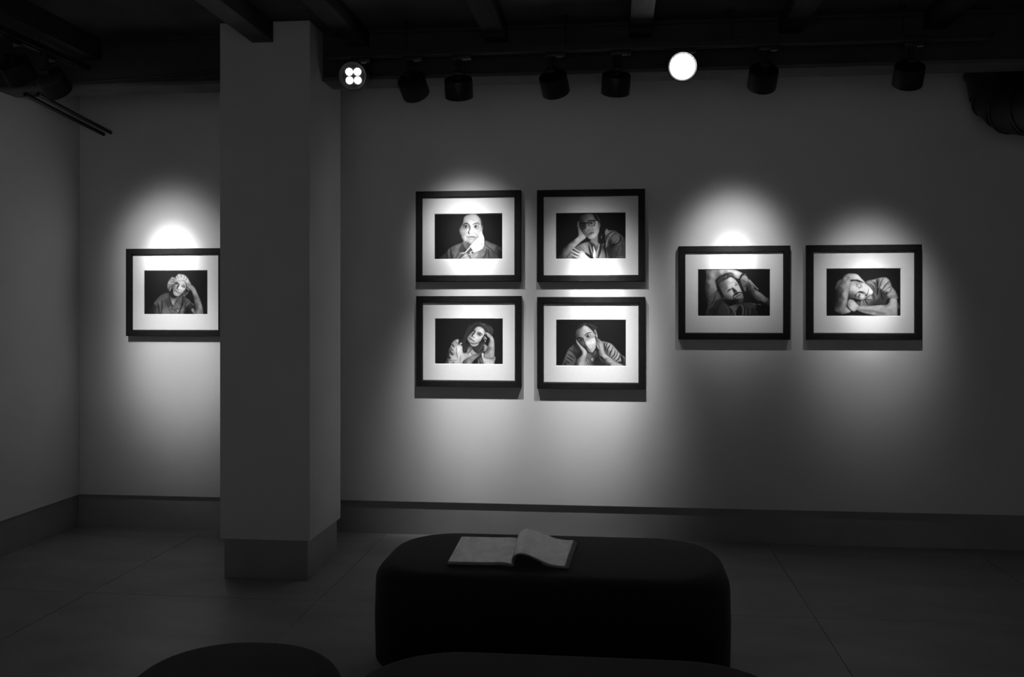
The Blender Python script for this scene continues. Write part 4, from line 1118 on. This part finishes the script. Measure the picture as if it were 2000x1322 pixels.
    c.line([(640, 860), (740, 868), (850, 900), (930, 920)], 30, 16, 18)
    c.line([(588, 1035), (650, 1110), (725, 1185)], 20, 20, 10)
    c.poly([(850, 1140), (925, 1050), (1200, 1042), (1450, 1022), (1640, 1000), (1720, 850), (1870, 850), (1892, 1000), (1892, 1200), (1862, 1320), (1500, 1320), (1200, 1265), (1000, 1215)],
           [(950, 1080, 190), (1200, 1080, 178), (1400, 1060, 175), (1700, 1050, 185), (1800, 950, 195), (1850, 1150, 185), (1300, 1150, 165), (1100, 1140, 165), (1500, 1200, 150), (1700, 1180, 160), (1800, 1270, 150), (950, 1150, 160),
            (1640, 990, 120), (1150, 1220, 150), (1560, 1130, 165), (1420, 1270, 140)], 12)
    c.line([(900, 1150), (1080, 1165), (1300, 1190), (1560, 1250)], 46, 78, 70, 0.75)
    c.line([(850, 1125), (880, 1080), (920, 1045)], 9, 110, 10)
    c.line([(1880, 870), (1900, 920), (1910, 960)], 26, 14, 12)
    c.poly([(1895, 960), (1950, 1010), (1945, 1120), (1900, 1090)], [(1920, 1020, 70), (1920, 1090, 100)], 14)
    return c

def portrait_cap():
    c = Canvas(112, 1695, 86, 1208, 28, 0.9)
    c.poly([(225, 1250), (320, 980), (400, 850), (520, 720), (700, 655), (770, 760), (830, 985), (1000, 740), (1060, 755), (1180, 795), (1300, 930), (1375, 975), (1320, 1070), (1290, 1110), (1400, 1250)],
           [(600, 750, 80), (500, 820, 85), (430, 900, 100), (350, 1050, 40), (450, 1100, 85), (600, 1000, 90), (650, 1150, 110), (750, 1150, 110), (700, 900, 62), (900, 1000, 108), (1000, 850, 88), (950, 1150, 100), (1100, 900, 66),
            (1200, 900, 90), (1250, 1000, 50), (1180, 1120, 26), (1050, 1100, 108), (1300, 1150, 36), (280, 1150, 36)], 14)
    for p, w, v in (([(425, 860), (465, 1000), (480, 1210)], 26, 20), ([(550, 850), (560, 1000), (535, 1210)], 28, 36), ([(1085, 780), (1065, 950), (980, 1200)], 28, 16), ([(690, 900), (720, 1050), (810, 1210)], 14, 46),
                    ([(980, 760), (890, 890), (785, 1085)], 14, 20), ([(785, 1080), (850, 1095), (910, 1120)], 13, 24), ([(1130, 830), (1140, 900), (1170, 940)], 18, 34), ([(1200, 850), (1220, 870), (1240, 890)], 16, 30),
                    ([(1240, 990), (1170, 1080), (1150, 1180)], 26, 30), ([(880, 1060), (960, 1060), (1000, 1090)], 10, 60), ([(380, 960), (400, 1080), (420, 1200)], 16, 46)):
        c.line(p, w, v, 16)
    c.line([(735, 690), (770, 850), (815, 990)], 56, 48, 16)
    for p, w, v in (([(1170, 820), (1230, 850), (1280, 910)], 14, 135), ([(1300, 920), (1330, 950), (1355, 970)], 14, 140), ([(1170, 1000), (1220, 940), (1260, 900)], 14, 105), ([(1010, 1110), (1060, 1102), (1110, 1090)], 15, 140), ([(420, 850), (440, 900), (470, 950)], 12, 120)):
        c.line(p, w, v, 14)
    c.spot(955, 1122, 18, 15, 190, 0, 0.7)
    c.poly([(765, 765), (860, 750), (985, 755), (900, 880), (830, 985)], [(820, 890, 180), (835, 800, 45), (900, 820, 120), (850, 950, 175), (790, 790, 120), (930, 790, 90), (860, 870, 150)], 10)
    c.poly([(770, 640), (850, 690), (950, 745), (900, 790), (830, 800), (780, 760)], 34, 20)
    c.poly([(692, 430), (720, 360), (800, 248), (880, 255), (970, 172), (1040, 180), (1120, 198), (1200, 270), (1242, 350), (1285, 430), (1240, 465), (1180, 455), (1150, 370), (1080, 320), (1000, 308), (900, 350), (845, 430), (795, 510), (765, 630), (720, 590), (690, 520)],
           [(760, 380, 150), (720, 480, 130), (850, 300, 70), (960, 220, 165), (1050, 220, 180), (1150, 260, 175), (1210, 370, 200), (760, 560, 80), (1000, 285, 200), (880, 365, 160), (800, 300, 140), (780, 460, 120), (1240, 420, 150)], 12)
    for p, v in (([(845, 330), (870, 290), (910, 275)], 50), ([(950, 225), (960, 260), (985, 290)], 70), ([(1040, 205), (1050, 240), (1060, 280)], 80), ([(1110, 225), (1110, 260), (1100, 300)], 80), ([(1180, 265), (1170, 300), (1150, 330)], 85),
                 ([(760, 400), (810, 380), (860, 375)], 66), ([(725, 470), (760, 450), (800, 450)], 70), ([(715, 540), (750, 500), (790, 490)], 60), ([(1200, 400), (1220, 410), (1240, 440)], 90), ([(1000, 200), (1005, 240), (1020, 280)], 90), ([(730, 590), (760, 550), (780, 540)], 50)):
        c.line(p, 16, v, 14)
    for p in ([(800, 260), (860, 290), (900, 330)], [(720, 370), (760, 400), (830, 410)], [(970, 185), (990, 230), (1010, 270)], [(1080, 200), (1085, 240), (1080, 290)], [(1150, 240), (1140, 280), (1125, 310)], [(750, 600), (770, 560), (800, 520)]):
        c.line(p, 10, 210, 10)
    c.line([(850, 430), (915, 342), (1010, 303), (1100, 325), (1175, 400)], 18, 200, 10)
    c.poly([(865, 430), (910, 352), (1000, 312), (1080, 327), (1150, 400), (1172, 500), (1132, 600), (1055, 680), (985, 742), (905, 742), (842, 685), (830, 600), (815, 500)],
           [(1000, 355, 175), (1080, 400, 195), (950, 395, 150), (1110, 560, 198), (1060, 620, 190), (985, 540, 220), (995, 480, 200), (890, 520, 115), (850, 560, 85), (860, 650, 150), (920, 705, 200), (980, 710, 165), (890, 450, 90), (1130, 450, 180),
            (1030, 430, 165), (940, 600, 150), (1080, 680, 120), (930, 660, 165), (1020, 570, 185)], 12)
    c.line([(1150, 400), (1165, 500), (1140, 590)], 14, 60, 14)
    c.line([(990, 410), (1000, 430), (1005, 450)], 9, 110, 12)
    c.line([(870, 400), (930, 395), (985, 445)], 26, 34, 14)
    c.line([(885, 420), (920, 425), (950, 440)], 20, 36, 12)
    c.line([(1045, 480), (1095, 455), (1135, 495)], 20, 60, 12)
    c.line([(1055, 495), (1095, 500), (1130, 522)], 24, 36, 12)
    c.line([(1060, 520), (1095, 540), (1120, 540)], 10, 150, 12)
    c.line([(985, 450), (955, 500), (930, 552)], 34, 38, 18)
    c.line([(935, 555), (960, 575), (990, 575)], 16, 60, 12)
    c.line([(875, 598), (940, 630), (1010, 662)], 20, 62, 12)
    c.line([(900, 655), (940, 670), (990, 685)], 12, 130, 12)
    c.line([(1020, 560), (1040, 600), (1035, 640)], 10, 125, 12)
    c.poly([(1110, 595), (1165, 600), (1175, 690), (1110, 755), (1030, 745), (1070, 690)], [(1130, 640, 60), (1110, 700, 95), (1070, 730, 80)], 14)
    c.line([(1225, 618), (1190, 670), (1165, 705)], 12, 165, 10)
    c.spot(1128, 742, 12, 14, 150, 0, 0.8); c.spot(1130, 660, 14, 12, 30, 0, 0.8)
    c.poly([(1168, 455), (1285, 448), (1380, 530), (1430, 640), (1500, 800), (1560, 980), (1592, 1150), (1580, 1250), (1425, 1250), (1380, 1110), (1370, 900), (1340, 740), (1300, 620), (1240, 585), (1190, 520)],
           [(1240, 485, 165), (1340, 555, 185), (1385, 700, 180), (1450, 850, 165), (1510, 1000, 175), (1550, 1150, 110), (1420, 1000, 75), (1345, 750, 70), (1440, 1180, 140), (1285, 570, 115), (1390, 860, 90), (1200, 500, 120), (1490, 1100, 160), (1400, 1080, 50)], 12)
    c.line([(1180, 540), (1205, 570), (1230, 590)], 20, 150, 10)
    c.line([(1190, 520), (1240, 560), (1290, 610)], 10, 50, 10)
    c.poly([(1288, 1110), (1345, 1060), (1425, 1250), (1400, 1250)], [(1330, 1110, 160), (1390, 1190, 120)], 12)
    return c


# ------------------------------------------------------------------ framed portraits
RAIL_W, FR_D = 0.043, 0.048
OW, OH = 0.698, 0.597
PW, PH = 0.450, 0.296

def frame_rail_mesh(L, w, d, front_in=0.004):
    """A mitred moulding rail along local x; outer edge at z=0, inner at z=w."""
    bm = bmesh.new()
    e = 0.003
    sec = [(0, 0.0), (0, -d + e), (e, -d), (w - 0.007, -d), (w - 0.001, -d + 0.008), (w, -d + 0.010), (w, -0.006), (w - 0.004, 0)]
    ends = []
    for s in (-1, 1):
        ends.append([bm.verts.new((s * (L / 2 - z), y, z)) for z, y in sec])
    N = len(sec)
    for k in range(N):
        bm.faces.new((ends[0][k], ends[0][(k + 1) % N], ends[1][(k + 1) % N], ends[1][k]))
    bm.faces.new(ends[0][::-1])
    bm.faces.new(ends[1])
    bmesh.ops.recalc_face_normals(bm, faces=bm.faces[:])
    me = bpy.data.meshes.new('frame_rail')
    bm.to_mesh(me)
    bm.free()
    me.materials.append(M['wood'])
    return me

rail_long = frame_rail_mesh(OW, RAIL_W, FR_D)
rail_short = frame_rail_mesh(OH, RAIL_W, FR_D)

def build_mat():
    """Mat board with a bevelled window round the print."""
    bm = bmesh.new()
    hx, hz = OW / 2 - RAIL_W + 0.004, OH / 2 - RAIL_W + 0.004
    ix, iz = PW / 2 + 0.0035, PH / 2 + 0.0035
    yf, yb = -0.0300, -0.0262
    def ring(ax, az, y):
        return [bm.verts.new((sx * ax, y, sz * az)) for sx, sz in ((-1, -1), (1, -1), (1, 1), (-1, 1))]
    a = ring(hx, hz, yf)
    b = ring(ix, iz, yf)
    c = ring(PW / 2, PH / 2, yb)
    d = ring(hx, hz, yb)
    for p, q in ((a, b), (b, c), (c, d), (d, a)):
        for k in range(4):
            bm.faces.new((p[k], p[(k + 1) % 4], q[(k + 1) % 4], q[k]))
    bmesh.ops.recalc_face_normals(bm, faces=bm.faces[:])
    me = bpy.data.meshes.new('mat_board')
    bm.to_mesh(me)
    bm.free()
    me.materials.append(M['mat'])
    return me
mat_mesh = build_mat()

def print_mesh(cv):
    nx, ny = cv.nx, cv.ny
    w, h = PW + 0.006, PH + 0.006
    gx = np.linspace(-PW / 2, PW / 2, nx)
    gz = np.linspace(PH / 2, -PH / 2, ny)
    XX, ZZ = np.meshgrid(gx, gz)
    co = np.zeros((ny * nx + 4, 3))
    co[:ny * nx, 0] = XX.ravel()
    co[:ny * nx, 1] = -0.0262
    co[:ny * nx, 2] = ZZ.ravel()
    co[ny * nx:, :] = [(-w / 2, -0.0240, -h / 2), (w / 2, -0.0240, -h / 2), (w / 2, -0.0240, h / 2), (-w / 2, -0.0240, h / 2)]
    idx = np.arange(ny * nx).reshape(ny, nx)
    quads = np.stack([idx[1:, :-1], idx[1:, 1:], idx[:-1, 1:], idx[:-1, :-1]], -1).reshape(-1, 4)
    B = ny * nx
    faces = quads.tolist() + [[B + 3, B + 2, B + 1, B]]
    me = bpy.data.meshes.new('photo_print')
    me.from_pydata(co.tolist(), [], faces)
    ca = me.color_attributes.new('tone', 'FLOAT_COLOR', 'POINT')
    t = cv.tones().ravel()
    col = np.ones((B + 4, 4), np.float32)
    col[:B, :3] = t[:, None]
    col[B:, :3] = 0.7
    ca.data.foreach_set('color', col.ravel())
    me.materials.append(M['print'])
    me.update()
    return me

def framed(x, z, cv, label, plabel):
    root = tag(empty('framed_portrait', (x, WALL_Y, z)), label, 'picture frame', 'framed portraits on the back wall')
    for me, loc, ang in ((rail_long, (0, 0, -OH / 2), 0), (rail_long, (0, 0, OH / 2), 180),
                         (rail_short, (-OW / 2, 0, 0), 90), (rail_short, (OW / 2, 0, 0), -90)):
        o = bpy.data.objects.new('frame_rail', me)
        COL.objects.link(o)
        o.parent = root
        o.location = loc
        o.rotation_euler = (0, math.radians(ang), 0)
    o = bpy.data.objects.new('mat_board', mat_mesh)
    COL.objects.link(o)
    o.parent = root
    o['label'] = 'white mat board with bevelled window'
    o = bpy.data.objects.new('photo_print', print_mesh(cv))
    COL.objects.link(o)
    o.parent = root
    o['label'] = plabel
    box('backing_board', (-OW / 2 + 0.03, -0.024, -OH / 2 + 0.03), (OW / 2 - 0.03, -0.002, OH / 2 - 0.03), 'backing', root)
    return root

framed(-2.990, 1.619, portrait_cap(), 'black framed portrait half hidden by the pillar, person in pleated cap',
       'black and white portrait of a person in a pleated surgical cap leaning on a fist')
framed(-0.971, 1.984, portrait_maskoff(), 'black framed portrait, top left of the four, person pulling off a face mask',
       'black and white portrait of a person pulling a white mask off the face')
framed(-0.167, 1.981, portrait_glasses(), 'black framed portrait, top right of the four, person in glasses leaning on hand',
       'black and white portrait of a person in round glasses, head on hand')
framed(-0.968, 1.292, portrait_hair(), 'black framed portrait, bottom left of the four, long-haired person in pale shirt',
       'black and white portrait of a long-haired person in a pale shirt, hand at temple')
framed(-0.166, 1.285, portrait_masked(), 'black framed portrait, bottom right of the four, masked person with hands on cheeks',
       'black and white portrait of a masked person with both hands on the cheeks')
framed(0.745, 1.609, portrait_beard(), 'black framed portrait of a bearded person with arm over the head',
       'black and white portrait of a bearded person with an arm over the head')
framed(1.545, 1.610, portrait_sleep(), 'black framed portrait at far right, person resting head on folded arms',
       'black and white portrait of a person resting the head on folded arms')
